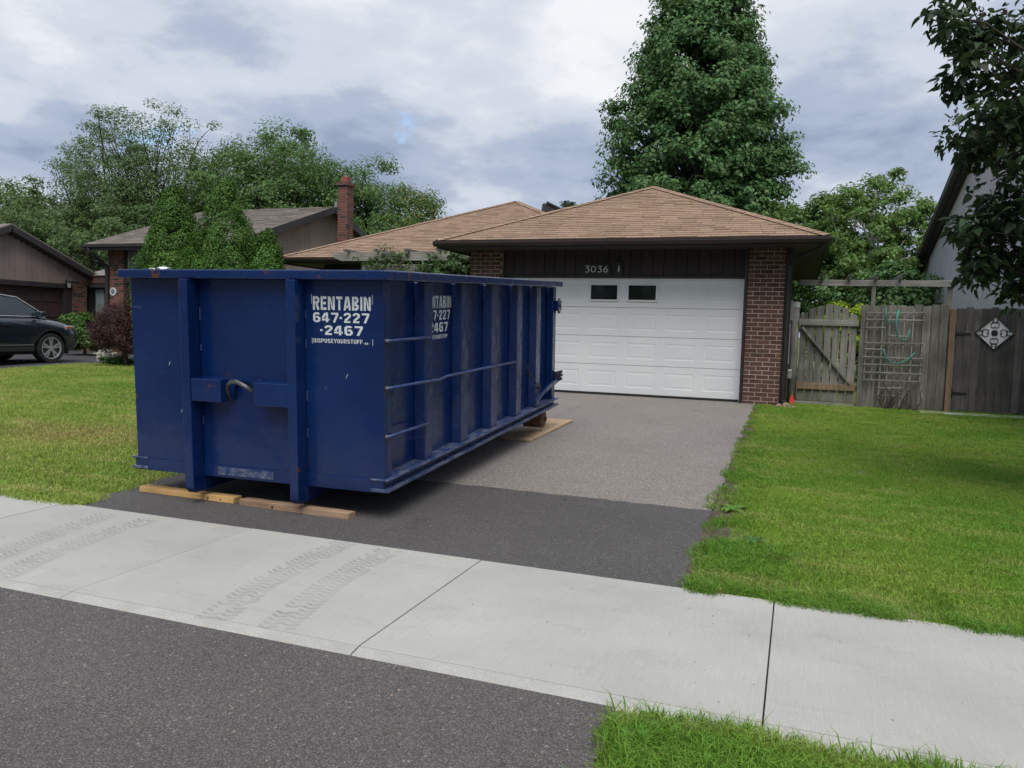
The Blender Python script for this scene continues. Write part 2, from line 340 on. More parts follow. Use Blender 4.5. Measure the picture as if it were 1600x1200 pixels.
M['digit_white'] = plain('digit_white', (.75, .75, .74), .5, .05)
M['blinds'] = plain('blinds', (.22, .22, .23), .6, .1)
M['nb_siding'] = plain('nb_siding', (.29, .225, .19), .75, .12, 2, .1, 40, rndv=.06)
M['nb_door'] = plain('nb_door', (.062, .040, .036), .5, .15, 2)
M['nb_trim'] = plain('nb_trim', (.040, .034, .036), .5, .2, 3)
M['rusty_trim'] = plain('rusty_trim', (.085, .038, .030), .7, .3, 5)
M['grey_siding'] = plain('grey_siding', (.58, .585, .60), .7, .06, 2, .1, 50, rndv=.04)
M['galv'] = plain('galv', (.33, .34, .35), .45, .15, 8, metallic=.5)
M['pipe_white'] = plain('pipe_white', (.55, .55, .52), .5, .1)
# weathered wood
def wood(name, a, b, axis='z', rv=.25, moss=.0):
    t = NT(name); st = {'z': (28, 28, 1.6), 'x': (1.6, 28, 28), 'y': (28, 1.6, 28)}[axis]
    oi = t.n('ShaderNodeObjectInfo'); off = t.n('ShaderNodeVectorMath', operation='ADD'); t.l(t.pos, off.inputs[0]); cb = t.n('ShaderNodeCombineXYZ')
    for i in range(3): t.l(t.math('MULTIPLY', oi.outputs['Random'], 7.0+i), cb.inputs[i])
    t.l(cb.outputs[0], off.inputs[1])
    g = t.noise(1, 6, .65, vec=off.outputs[0], dist=.6, stretch=st)
    c = t.mix(t.ramp(g, [(.32, 0.), (.68, 1.)]), a, b)
    c = t.mix(t.ramp(t.noise(2.4, 5), [(.45, 0.), (.7, .65)]), c, sc(a, .65))
    if moss: c = t.mix(t.ramp(t.noise(3.3, 5), [(.48, 0.), (.7, moss)]), c, (.075, .085, .045))
    c = t.hsv(c, val=t.math('MULTIPLY_ADD', t.rnd(), 2*rv, 1-rv))
    t.P(Base_Color=c, Roughness=.88); t.bump(g, .6, .006); return t.m
M['wood_grey'] = wood('wood_grey', (.125, .118, .105), (.30, .285, .255), 'z', 0.28, .2)
M['wood_grey_x'] = wood('wood_grey_x', (.15, .142, .128), (.33, .315, .285), 'x', .15, .1)
#(0.176, 0.155, 0.132), (0.351, 0.317, 0.270), 'x', .15, .1)
M['wood_panel'] = wood('wood_panel', (.095, .088, .076), (.245, .228, .198), 'z', 0.34, .2)
M['wood_dark'] = wood('wood_dark', (0.039, 0.036, 0.036), (0.119, 0.105, 0.095), 'z', .3)
M['wood_brown'] = wood('wood_brown', (.15, .10, .062), (.26, .18, .115), 'z', .1)
M['lumber_new'] = wood('lumber_new', (.56, .33, .115), (.72, .47, .20), 'x', .05)
M['lumber_old'] = wood('lumber_old', (.25, .155, .095), (.38, .26, .17), 'x', .05)
M['plywood'] = wood('plywood', (.42, .28, .16), (.58, .42, .26), 'y', .05)
# dumpster paint
def paint(name, wear):
    t = NT(name)
    c = t.mix(t.ramp(t.noise(1.4, 6, .6), [(.3, 0.), (.72, 1.)]), (.0020, .0140, .074), (.0032, .0190, .100))
    c = t.mix(t.ramp(t.noise(5, 7, .7, stretch=(1, 1, .35)), [(.58, 0.), (.78, .3)]), c, (.02, .032, .085))      # dusty streaks
    sc_ = t.noise(11, 8, .72, dist=1.2); c = t.mix(t.ramp(sc_, [(.685, 0.), (.70, .8)]), c, (.20, .24, .34))                  # scuffs
    c = t.mix(t.ramp(t.noise(.9, 3), [(.45, 0.), (.7, .55)]), c, (.008, .030, .115))
    sx = t.noise(1.0, 6, .6, stretch=(2.2, .5, 34), dist=.3); c = t.mix(t.ramp(sx, [(.70, 0.), (.725, .45)]), c, (.07, .10, .19))
    rn = t.noise(1.0, 6, .65, stretch=(9, 9, .7)); c = t.mix(t.math('MULTIPLY', t.ramp(rn, [(.66, 0.), (.74, .55)]), t.ramp(t.noise(2.2, 3), [(.45, 0.), (.6, 1.)])), c, (.045, .035, .045))
    rust = t.noise(3.1, 8, .7); e = .655-wear*.1
    c = t.mix(t.ramp(rust, [(e, 0.), (e+.03, 1.)]), c, (.10, .042, .025))
    r = t.ramp(t.noise(4, 5), [(.3, .20), (.7, .34)])
    t.P(Base_Color=c, Roughness=r); t.set(t.p, 'Specular IOR Level', .42); t.set(t.p, 'Coat Weight', .1); t.set(t.p, 'Coat Roughness', .1)
    h = t.math('ADD', t.math('MULTIPLY', t.noise(1.7, 3), 1.0), t.math('MULTIPLY', t.noise(45, 3), .02)); t.bump(h, .6, .05)
    return t.m
M['blue'] = paint('blue_paint', 0.0); M['blue_worn'] = paint('blue_paint_worn', .35); M['blue_rail'] = paint('blue_paint_rail', .3)
t = NT('blue_flange'); c = t.mix(t.ramp(t.noise(7, 7, .7, stretch=(3, 1, 3)), [(.42, 0.), (.62, 1.)]), (.012, .035, .13), (.13, .15, .20)); c = t.mix(t.ramp(t.noise(9, 6, .7), [(.63, 0.), (.67, 1.)]), c, (.14, .075, .045)); t.P(Base_Color=c, Roughness=.45); t.bump(t.noise(30, 4), .3, .01); M['blue_flange'] = t.m
M['blue_rod'] = plain('blue_rod', (.035, .06, .17), .3, .4, 12)
M['stencil'] = plain('stencil', (.62, .66, .67), .6, .12, 30)
t = NT('rust'); c = t.mix(t.ramp(t.noise(18, 6, .7), [(.3, 0.), (.7, 1.)]), (.075, .040, .028), (.20, .11, .075)); t.P(Base_Color=c, Roughness=.8, Metallic=.2); t.bump(t.noise(70, 4), .5, .006); M['rust'] = t.m
M['worn_steel'] = plain('worn_steel', (.24, .23, .21), .45, .35, 14, .2, 60, metallic=.6)
M['chain_steel'] = plain('chain_steel', (.035, .035, .05), .5, .3, 20, metallic=.4)
M['teal'] = plain('teal', (.02, .24, .20), .5, .1)
M['red_plastic'] = plain('red_plastic', (.70, .03, .03), .5, .05)
M['stone'] = plain('stone', (.28, .20, .15), .9, .3, 9, .5, 40)
M['car_paint'] = plain('car_paint', (.012, .019, .028), .22, .1, 2, coat=1.)
M['alloy'] = plain('alloy', (.62, .63, .65), .3, .05, 3, metallic=.7)
t = NT('car_glass'); t.P(Base_Color=(.02, .035, .04), Roughness=.05); t.set(t.p, 'Specular IOR Level', .8); M['car_glass'] = t.m
M['chrome'] = plain('chrome', (.6, .6, .62), .2, .02, metallic=.9)
M['lens_clear'] = plain('lens_clear', (.35, .36, .37), .15, .1)
M['lens_amber'] = plain('lens_amber', (.45, .12, .03), .2, .1)
t = NT('tyre_dust'); tr = t.n('ShaderNodeBsdfTransparent'); ms = t.n('ShaderNodeMixShader'); t.P(Base_Color=(.25, .25, .255), Roughness=.9)
fac = t.math('MULTIPLY', t.ramp(t.noise(6, 5, .65), [(.30, .10), (.66, .40)]), t.ramp(t.noise(1.6, 2), [(.36, .55), (.58, 1.)])); t.l(fac, ms.inputs[0]); t.l(tr.outputs[0], ms.inputs[1]); t.l(t.p.outputs[0], ms.inputs[2]); t.l(ms.outputs[0], t.out.inputs['Surface']); M['tyre_dust'] = t.m

# ------------------------------------------------------------------ the ground
YN, YF = 2.86, 4.36
def gz(y): return min(max(0., .0264*(y-YF)), .26)
YB = YF+.26/.0264
def sheet(name, mat, x0, x1, y0, y1, dz, parent=None, kind='structure', edge=None, nx=1):
    ys = sorted({y0, y1, *[y for y in (YF, YB) if y0 < y < y1]}); m = MB()
    for a, b in zip(ys[:-1], ys[1:]): m.add([(x0, a, gz(a)+dz), (x1, a, gz(a)+dz), (x1, b, gz(b)+dz), (x0, b, gz(b)+dz)], [(0, 1, 2, 3)])
    o = m.build(name, mat, parent)
    if parent is None: o['kind'] = kind
    return o
def outline_sheet(name, mat, pts, dz, parent=None):
    m = MB().poly([(x, y, gz(y)+dz) for x, y in pts]); o = m.build(name, mat, parent)
    if parent is None: o['kind'] = 'structure'
    return o
sheet('ground', M['turf_base'], -600, 600, -80, 1200, -.035)
def wob(p0, p1, n, amp, seed):
    r = random.Random(seed); P = []
    for i in range(n+1):
        k = i/n; P.append((p0[0]+(p1[0]-p0[0])*k+r.uniform(-amp, amp), p0[1]+(p1[1]-p0[1])*k+r.uniform(-amp, amp)))
    return P
# asphalt apron in front of the walk
apr = wob((-.57, 2.80), (-.47, 1.2), 14, .025, 3)
m = MB().poly([(-9, YN+.005, -.002), (-9, -4, -.002), (-.45, -4, -.002)]+[(x, y, -.002) for x, y in apr[::-1]]+[(-.60, YN+.005, -.002)]); m.build('driveway_apron', M['asphalt_apron'])['kind'] = 'structure'
# driveway: newer dark strip and old pale asphalt
drR = [(x, y) for x, y in wob((-.52, YF), (-.57, 6.22), 20, .02, 5)]
drR2 = wob((-.57, 6.22), (-.66, 14.02), 60, .022, 6)
m = MB(); seam = wob((-.57, 6.22), (-5.28, 6.26), 60, .02, 8)
m.poly([(x, y, gz(y)+.002) for x, y in [(-5.10, YF-.01), (-.52, YF-.01)]+drR[1:]+seam[1:]+[(-5.2, 5.3)]]); drv = m.build('driveway', M['asphalt_new']); drv['kind'] = 'structure'
m = MB(); pts = [(x, y) for x, y in seam[::-1]]+drR2[1:]+[(-.66, 14.15), (-6.0, 14.15), (-5.6, 9)]
m.poly([(x, y, gz(y)-.002) for x, y in pts]); m.build('old_asphalt', M['asphalt_old'], drv)
# lawns as ground sheets
rl = wob((-.50, YF), (-.64, 14.0), 80, .03, 9)
m = MB(); m.poly([(x, y, gz(y)-.006) for x, y in rl]+[(12, 14.0, gz(14)-.006), (12, YF, -.006)]); m.build('lawn_right', M['turf_base'])['kind'] = 'structure'
m = MB(); m.poly([(-5.1, YF, -.006), (-5.28, 6.3, gz(6.3)-.006), (-5.7, 10, gz(10)-.006), (-6.05, 14.2, .254), (-16.6, 14.2, .254), (-16.6, YF, -.006)]); m.build('lawn_left', M['turf_base'])['kind'] = 'structure'
m = MB(); m.poly([(-.66, 2.80, -.012), (-.56, 1.2, -.012), (-.5, -4, -.012), (9, -4, -.012), (9, YN, -.012), (-.6, YN, -.012)]); m.build('boulevard', M['turf_base'])['kind'] = 'structure'
# a strip of bare soil along the drive's edge
m = MB(); L_ = wob((-.56, 4.5), (-.66, 13.9), 70, .015, 21); R_ = wob((-.40, 4.5), (-.56, 13.9), 70, .05, 22)
for i in range(70): m.add([(L_[i][0], L_[i][1], gz(L_[i][1])+.004), (R_[i][0], R_[i][1], gz(R_[i][1])-.001), (R_[i+1][0], R_[i+1][1], gz(R_[i+1][1])-.001), (L_[i+1][0], L_[i+1][1], gz(L_[i+1][1])+.004)], [(0, 1, 2, 3)])
m.build('soil_strip', M['soil'])['kind'] = 'structure'
# neighbour's drive, with a brick kerb
sheet('neighbour_driveway', M['asphalt_far'], -26.5, -16.7, -4, 20.6, .0)
sheet('far_walk', M['concrete'], 1.9, 3.4, 14.0, 14.42, .012)
sheet('road', M['asphalt_far'], -300, 300, -13, -4.2, -.02)
# sidewalk of single slabs
sw = bpy.data.objects.new('sidewalk', None); COL.objects.link(sw); sw['kind'] = 'structure'
X0, SP = -3.4667, 1.7053
for i in range(-9, 6):
    a, b = X0+SP*i+.0032, X0+SP*(i+1)-.0032
    if b < -18 or a > 6: continue
    e = random.uniform(-.002, .002); z = .012+e
    m = MB().box(a, b, YN+.088, YF, -.12, z)
    s_ = m.build('slab', M['concrete'], sw, bevel=.003)
    m = MB(); m.prism([(a, YN, -.1), (a, YN+.085, -.1), (a, YN+.085, z-.001), (a, YN+.02, z-.012), (a, YN, z-.026)], (b-a, 0, 0)); m.build('slab_edge', M['concrete_edge'], s_, bevel=.004)
MB().box(X0-SP*9, X0+SP*6, YN+.01, YF-.01, -.14, -.02).build('slab_bed', M['soil'], sw)
# tyre marks: dusty tread blocks printed on the slabs
def tread(pts, w, seed):
    r = random.Random(seed); m = MB(); P = [Vector((x, y, .0175)) for x, y in pts]; Ls = [0]
    for a, b in zip(P[:-1], P[1:]): Ls.append(Ls[-1]+(b-a).length)
    def at(s):
        for i in range(len(P)-1):
            if s <= Ls[i+1] or i == len(P)-2:
                k = (s-Ls[i])/(Ls[i+1]-Ls[i]); return P[i].lerp(P[i+1], k), (P[i+1]-P[i]).normalized()
    s = 0
    while s < Ls[-1]:
        p, d = at(s); n = Vector((d.y, -d.x, 0))
        for j in range(4):
            if r.random() < .06: continue
            o = (-w/2+w*(j+.04)/4); q = w/4*.92; sk = (.026 if j % 2 else -.026); st = 0 if j % 2 else .026
            a = p+n*o+d*st; m.add([a, a+n*q+d*sk, a+n*q+d*(sk+.020), a+d*.020], [(0, 1, 2, 3)])
        s += .046
    o = m.build('tyre_mark', M['tyre_dust'], sw, kind='stuff')
tread([(-2.55, 2.92), (-2.66, 3.45), (-2.70, 3.95), (-2.70, 4.3)], .19, 1); tread([(-2.21, 2.94), (-2.33, 3.55), (-2.36, 4.0), (-2.36, 4.3)], .19, 2)
tread([(-4.28, 2.95), (-4.42, 3.4), (-4.55, 3.85), (-4.6, 4.2)], .18, 3); tread([(-3.98, 2.93), (-4.14, 3.4), (-4.21, 3.85), (-4.24, 4.2)], .18, 4)
# stray grit on the asphalt and the walk
gv = []; gf = []
def pebble(x, y, z, r):
    b = len(gv); a = random.random()*6.3; k = random.uniform(.5, .9)
    for q in range(5): gv.append((x+r*math.cos(a+q*1.2566)*random.uniform(.7, 1.1), y+r*k*math.sin(a+q*1.2566)*random.uniform(.7, 1.1), z))
    gv.append((x, y, z+r*.7))
    for q in range(5): gf.append((b+q, b+(q+1) % 5, b+5))
for _ in range(380):
    y = random.uniform(1.0, YN-.02); pebble(random.uniform(-4.5, -.6), y, -.003, random.choice((.003, .004, .004, .006, .009)))
for _ in range(60): pebble(random.uniform(-5, 2), random.uniform(YN+.05, YF-.05), .011, random.choice((.003, .004, .006)))
for _ in range(160):
    y = random.uniform(4.4, 8); pebble(random.uniform(-2.7, -.6), y, gz(y), random.choice((.004, .005, .007)))
m = MB(); m.v = gv; m.f = gf; tag(m.build('grit', M['stone'], kind='stuff'), 'loose grit scattered over asphalt and concrete walk', 'grit')

# ------------------------------------------------------------------ the blue roll-off bin
def lettering(glyph_lines):
    pass
GL = {
 'I': (.22, [[(.11, 0), (.11, 1)]]),
 'R': (.64, [[(.1, 0), (.1, 1)], [(.23, .9), (.42, .9), (.53, .8), (.53, .63), (.42, .53), (.23, .53)], [(.36, .42), (.54, 0)]]),
 'E': (.58, [[(.1, 0), (.1, 1)], [(.23, .9), (.55, .9)], [(.23, .5), (.5, .5)], [(.23, .1), (.55, .1)]]),
 'N': (.66, [[(.09, 0), (.09, 1)], [(.55, 0), (.55, 1)], [(.23, .93), (.41, .07)]]),
 'T': (.60, [[(.0, .9), (.6, .9)], [(.3, 0), (.3, .77)]]),
 'A': (.66, [[(.08, 0), (.27, 1)], [(.58, 0), (.40, 1)], [(.25, .26), (.41, .26)]]),
 'B': (.64, [[(.1, 0), (.1, 1)], [(.23, .9), (.42, .9), (.51, .8), (.51, .67), (.42, .59), (.23, .59)], [(.23, .40), (.42, .40), (.54, .31), (.54, .2), (.42, .1), (.23, .1)]]),
 'D': (.62, [[(.1, 0), (.1, 1)], [(.23, .9), (.40, .9), (.52, .76), (.52, .24), (.40, .1), (.23, .1)]]),
 'S': (.60, [[(.52, .78), (.40, .91), (.2, .91), (.1, .8), (.1, .64), (.2, .54), (.4, .47), (.5, .36), (.5, .2), (.4, .09), (.2, .09), (.08, .22)]]),
 'P': (.62, [[(.1, 0), (.1, 1)], [(.23, .9), (.42, .9), (.53, .8), (.53, .58), (.42, .47), (.23, .47)]]),
 'O': (.64, [[(.28, .9), (.2, .9), (.1, .78), (.1, .22), (.2, .1), (.28, .1)], [(.36, .9), (.44, .9), (.54, .78), (.54, .22), (.44, .1), (.36, .1)]]),
 'Y': (.62, [[(.06, 1), (.24, .52)], [(.56, 1), (.38, .52)], [(.31, 0), (.31, .42)]]),
 'U': (.62, [[(.1, 1), (.1, .22), (.2, .1), (.42, .1), (.52, .22), (.52, 1)]]),
 'F': (.56, [[(.1, 0), (.1, 1)], [(.23, .9), (.55, .9)], [(.23, .5), (.5, .5)]]),
 '6': (.62, [[(.51, .80), (.42, .91), (.2, .91), (.1, .78), (.1, .22), (.2, .09), (.42, .09), (.52, .2), (.52, .42), (.42, .53), (.25, .53)]]),
 '4': (.64, [[(.43, 0), (.43, 1)], [(.29, .93), (.07, .42)], [(.0, .27), (.31, .27)], [(.55, .27), (.64, .27)]]),
 '7': (.60, [[(.02, .9), (.53, .9), (.53, .78), (.25, 0)]]),
 '2': (.62, [[(.1, .70), (.12, .83), (.22, .91), (.40, .91), (.51, .82), (.51, .66), (.42, .52), (.12, .21)], [(.04, .09), (.56, .09)]]),
 '.': (.22, [[(.11, .38), (.11, .58)]]), ' ': (.25, []),
}
def strip(pts, w):
    P = [Vector((x, y)) for x, y in pts]; L = []; R = []
    for i in range(len(P)):
        d0 = (P[i]-P[i-1]).normalized() if i else (P[1]-P[0]).normalized()
        d1 = (P[i+1]-P[i]).normalized() if i < len(P)-1 else d0
        t_ = (d0+d1).normalized(); n = Vector((-t_.y, t_.x)); k = w/2/max(.5, n.dot(Vector((-d0.y, d0.x))))
        L.append(P[i]+n*k); R.append(P[i]-n*k)
    return L, R
def text_parts(line, height, width, place, mat, parent, M_, w=.19, name='letter'):
    """one mesh for each character; place(u, v) -> local 3-D point"""
    gap = .12; tot = sum(GL[c][0] for c in line)+gap*(len(line)-1); kx = width/tot; x = 0
    for ch in line:
        m = MB()
        for s_ in GL[ch][1]:
            L, R = strip(s_, w if ch != 'N' or s_[0][0] != .23 else .12); n = len(L); b = len(m.v)
            m.v += [tuple(place((x+p.x)*kx, p.y*height)) for p in L]+[tuple(place((x+p.x)*kx, p.y*height)) for p in R]
            m.f += [(b+i, b+i+1, b+n+i+1, b+n+i) for i in range(n-1)]
        if m.f: m.build(name, mat, parent, M=M_)
        x += GL[ch][0]+gap

def make_bin():
    BW, BL, BH, yaw, slp = 2.205, 4.705, 1.501, .0371, .0488
    ex = Vector((math.cos(yaw), math.sin(yaw), 0)); ey = Vector((-math.sin(yaw), math.cos(yaw), 0))*math.cos(slp)+Vector((0, 0, math.sin(slp))); ez = ex.cross(ey)
    O = Vector((-2.745, 4.911, .241))
    T = Matrix(((ex.x, ey.x, ez.x, O.x), (ex.y, ey.y, ez.y, O.y), (ex.z, ey.z, ez.z, O.z), (0, 0, 0, 1)))
    r = thing('roll_off_bin', (O.x-1.1, O.y+2.3, .1), 'big blue steel roll-off waste bin with white stencilled lettering on the driveway', 'waste bin')
    B = M['blue']; RC = .09; pp = .135
    # body
    bx('front_wall', B, r, -BW, 0, 0, .03, 0, BH, .004, T)
    bx('front_lip', B, r, -BW-.012, .0, -.012, -.0005, -.02, .075, .004, T)
    sidew = bx('side_wall', B, r, -RC-.012, -RC, .03, BL, .05, BH, 0, T)
    bx('side_wall', B, r, -BW+RC, -BW+RC+.012, .03, BL, .05, BH, 0, T)
    bx('floor', M['blue_worn'], r, -BW+RC+.012, -RC-.012, .03, BL, .02, .06, 0, T)
    bx('scuffed_lip', M['blue_flange'], r, -1.42, -.92, -.0165, -.0125, .0, .062, .003, T)
    # ribs on both sides
    for v0, v1 in ((.031, .12), (.70, .85), (1.47, 1.64), (2.26, 2.45), (3.08, 3.26), (3.82, 4.00), (4.56, 4.70)):
        fl = .0 if v0 < .1 or v0 > 4.5 else .022
        for s_ in (0, 1):
            f = (lambda u: u) if s_ == 0 else (lambda u: -BW-u)
            m = MB().prism([(f(-RC+.001), v0-fl, .083), (f(0), v0, .083), (f(0), v1, .083), (f(-RC+.001), v1+fl, .083)], (0, 0, BH-.085)); m.build('side_rib', B, r, bevel=.008, M=T)
    # rim
    for k, (a, b, c, d) in enumerate(((-BW-.03, .07, -.10, .04), (-BW-.03, .07, BL-.05, BL+.05), (-.06, .07, .0405, BL-.0505), (-BW-.03, -BW+.10, .0405, BL-.0505))):
        bx('rim', M['blue_worn'], r, a, b, c, d, BH, BH+.068, .010, T)
    # bottom channels
    for s_ in (0, 1):
        f = (lambda u: u) if s_ == 0 else (lambda u: -BW-u)
        def rr(u0, u1): return min(f(u0), f(u1)), max(f(u0), f(u1))
        ch = bx('bottom_channel', M['blue_rail'], r, *rr(-.11, -.015), -.01, BL+.03, .012, .070, 0, T)
        bx('flange', M['blue_flange'], ch, *rr(-.11, .04), -.02, BL+.05, .0705, .083, .003, T)
        bx('flange', M['blue_flange'], ch, *rr(-.11, .04), -.02, BL+.05, -.012, .0115, .003, T)
    # front posts, skids
    for a, b in ((-1.632, -1.555), (-.702, -.630)):
        m = MB().prism([(a, -.013, -.135), (a, -pp+.03, -.135), (a, -pp, -.10), (a, -pp, BH-.002), (a, -.013, BH-.002)], (b-a, 0, 0)); m.build('front_post', B, r, bevel=.006, M=T)
        m = MB().prism([(a+.002, -.0125, -.135), (a+.002, BL-.9, -.135), (a+.002, BL-.85, -.021), (a+.002, -.0125, -.021)], (b-a-.004, 0, 0)); m.build('skid', M['blue_rail'], r, bevel=.004, M=T)
        for z0 in (.35, .62, .98, 1.22):                    # weld beads
            q = MB(); z = z0+random.uniform(-.05, .05); q.tube([(b+.004, -.004, z), (b+.004, -.004, z+random.uniform(.03, .10))], .005, 6); q.build('weld_bead', M['blue_rod'], r, M=T)
    for v in (.9, 1.8, 2.7, 3.6): bx('cross_member', B, r, -BW+.02, -.02, v, v+.06, -.055, .0, 0, T)
    # lifting bar with a hook eye
    hb = bx('lifting_bar', B, r, -1.553, -1.283, -pp+.004, -.001, .585, .756, .006, T)
    bx('lifting_bar', B, r, -.993, -.704, -pp+.004, -.001, .578, .750, .006, T)
    m = MB().prism([(-1.283, -.03, .59), (-1.283, -.03, .757), (-.993, -.03, .757), (-.993, -.03, .63), (-1.02, -.03, .665), (-1.10, -.03, .735), (-1.18, -.03, .742), (-1.235, -.03, .70), (-1.25, -.03, .59)], (0, .029, 0)); m.build('hook_plate', B, r, M=T)
    m = MB().tube([(-1.275, -.03, .60), (-1.268, -.07, .655), (-1.24, -.10, .715), (-1.20, -.112, .742), (-1.15, -.115, .745), (-1.08, -.112, .715), (-1.02, -.105, .675)], [.014, .016, .018, .019, .019, .018, .012], 10); m.build('hook_eye', plain('hook_steel', (.085, .088, .10), .42, .5, 18, .3, 60, metallic=.5), r, smooth=True, M=T)
    # rungs along the right side
    for P in ([(.018, .03, 1.076), (.018, .76, 1.067)], [(.018, .028, .739), (.018, .6, .722), (.018, .95, .708), (.018, 1.08, .722), (.018, 2.0, .71), (.018, 3.05, .69)], [(.018, .02, .389), (.018, .74, .381)]):
        o = MB().tube(P, .0115, 8).build('grab_rod', M['blue_rod'], r, smooth=True, M=T)
        MB().tube([(-.0, P[0][1]+.005, P[0][2]), (.02, P[0][1]+.005, P[0][2])], .014, 8).build('stub', M['worn_steel'], o, M=T)
    # rear door, hinge, latch, chain
    bx('rear_door', B, r, -BW+.02, -.02, BL+.001, BL+.045, .09, BH-.01, .006, T)
    hg = bx('hinge_lug', B, r, .0005, .055, BL-.10, BL+.06, 1.20, 1.33, .008, T)
    MB().tube([(.03, BL+.03, 1.17), (.03, BL+.03, 1.36)], .018, 10).build('hinge_pin', M['worn_steel'], hg, M=T)
    MB().tube([(.056, BL-.02, 1.265), (.066, BL-.02, 1.265)], .02, 10).build('bolt', M['chain_steel'], hg, M=T)
    la = MB().beam((.03, 3.72, .155), (.035, 4.12, .255), .03, .035).build('latch_arm', B, r, bevel=.004, M=T)
    MB().beam((.035, 4.121, .255), (.035, BL+.06, .335), .03, .06).build('latch_link', B, la, bevel=.004, M=T)
    lb = bx('latch_block', M['chain_steel'], r, .001, .06, BL-.05, BL+.09, .31, .43, .01, T)
    for i in range(6):
        a = i*1.05; MB().tube([(.05, BL+.02+.05*math.cos(a), .38+.05*math.sin(a)), (.085, BL+.02+.055*math.cos(a), .38+.055*math.sin(a))], .016, 8).build('ratchet_tooth', M['chain_steel'], lb, M=T)
    cp = [(-.02, 3.42, .66), (.0, 3.50, .56), (.015, 3.58, .48), (.02, 3.72, .41), (.02, 3.85, .34), (.02, 4.0, .28)]
    ch = None
    for a, b in zip(cp[:-1], cp[1:]):
        A, Bv = Vector(a), Vector(b); n = max(2, int((Bv-A).length/.045))
        for i in range(n):
            p = A.lerp(Bv, i/n); q = A.lerp(Bv, (i+1)/n); d = (q-p); s_ = Vector((.012, 0, 0)) if i % 2 else Vector((0, .006, .010)); e = d*.12
            m = MB().tube([p-e+s_*.5, p+d*.2+s_, q-d*.2+s_, q+e+s_*.5, q-d*.2-s_, p+d*.2-s_, p-e+s_*.5], .0045, 5); m.build('chain_link', M['chain_steel'], r, smooth=True, M=T)
    # ground rollers
    for u0, u1 in ((-.30, -.035), (-BW+.035, -BW+.30)):
        cz = -.135; rim_ = [(.04, 0), (.095, 0), (.112, .012), (.112, .25), (.095, .265), (.04, .265)]
        rings = [[(u0+w_*(u1-u0)/.265, 4.36+rad*math.cos(k*math.pi/14), cz+rad*math.sin(k*math.pi/14)) for k in range(28)] for rad, w_ in rim_]
        o = MB().loft(rings).build('roller', M['rust'], r, M=T, bevel=.004)
        MB().tube([(u0-.03, 4.36, cz), (u1+.03, 4.36, cz)], .022, 12).build('axle', M['rust'], o, M=T)
        bx('bracket', M['blue_rail'], o, u0-.02, u0-.006, 4.29, 4.43, cz-.05, -.013, 0, T)
    # stencilled writing
    eps = .0012
    fr = lambda u0, z0: (lambda x, y: (u0+x, -eps, z0+y))
    st = M['stencil']
    text_parts('RENTABIN', .098, .468, fr(-.566, 1.286), st, r, T)
    text_parts('647.227', .070, .452, fr(-.566, 1.198), st, r, T); text_parts('.2467', .068, .345, fr(-.511, 1.108), st, r, T)
    text_parts('DISPOSEYOURSTUFF', .030, .40, fr(-.566, 1.050), st, r, T, w=.17, name='small_letter'); text_parts('.O.', .016, .045, fr(-.158, 1.046), st, r, T, name='small_letter')
    for u in (-.578, -.088):
        for z0, z1 in ((1.33, 1.40), (1.04, 1.085)): bx('stencil_edge', st, r, u, u+.003, -eps, -.0002, z0, z1, 0, T)
    sdp = lambda v0, z0: (lambda x, y: (-RC+eps, v0+x, z0+y))
    text_parts('RENTABIN', .105, .56, sdp(.885, 1.287), st, r, T); text_parts('647.227', .082, .53, sdp(.885, 1.19), st, r, T)
    text_parts('.2467', .080, .43, sdp(.935, 1.088), st, r, T); text_parts('DISPOSEYOURSTUFF', .034, .48, sdp(.885, 1.03), st, r, T, w=.17, name='small_letter')
    # dents and chips
    for u, z in ((-1.86, .83), (-.30, .80), (-1.76, .46)):
        MB().tube([(u, -.003, z), (u+.006, -.004, z+.015), (u+.012, -.003, z+.03)], .002, 5).build('chip', M['stencil'], r, M=T)
    return T
BT = make_bin()
# crumpled white scraps on the bin's rim
def lump(name, mat, c, r, seed, label=None, cat=None, flat=.6, group=None):
    bm = bmesh.new(); bmesh.ops.create_icosphere(bm, subdivisions=2, radius=1); rr = random.Random(seed)
    for v in bm.verts:
        k = rr.uniform(.75, 1.15); v.co = Vector((c[0]+v.co.x*r*k, c[1]+v.co.y*r*k, c[2]+v.co.z*r*k*flat))
    me = bpy.data.meshes.new(name); bm.to_mesh(me); bm.free(); me.materials.append(mat); o = put(bpy.data.objects.new(name, me), None); return tag(o, label, cat, group)
p = BT @ Vector((-1.86, -.02, 1.575)); lump('paper_scrap', M['white_trim'], p, .045, 3, 'larger crumpled white scrap lying on front rim of the blue bin', 'scrap', .4)
p = BT @ Vector((-1.97, -.02, 1.572)); lump('paper_scrap', M['white_trim'], p, .022, 4, 'tiny white scrap left of the larger one on the bin rim', 'scrap', .4)

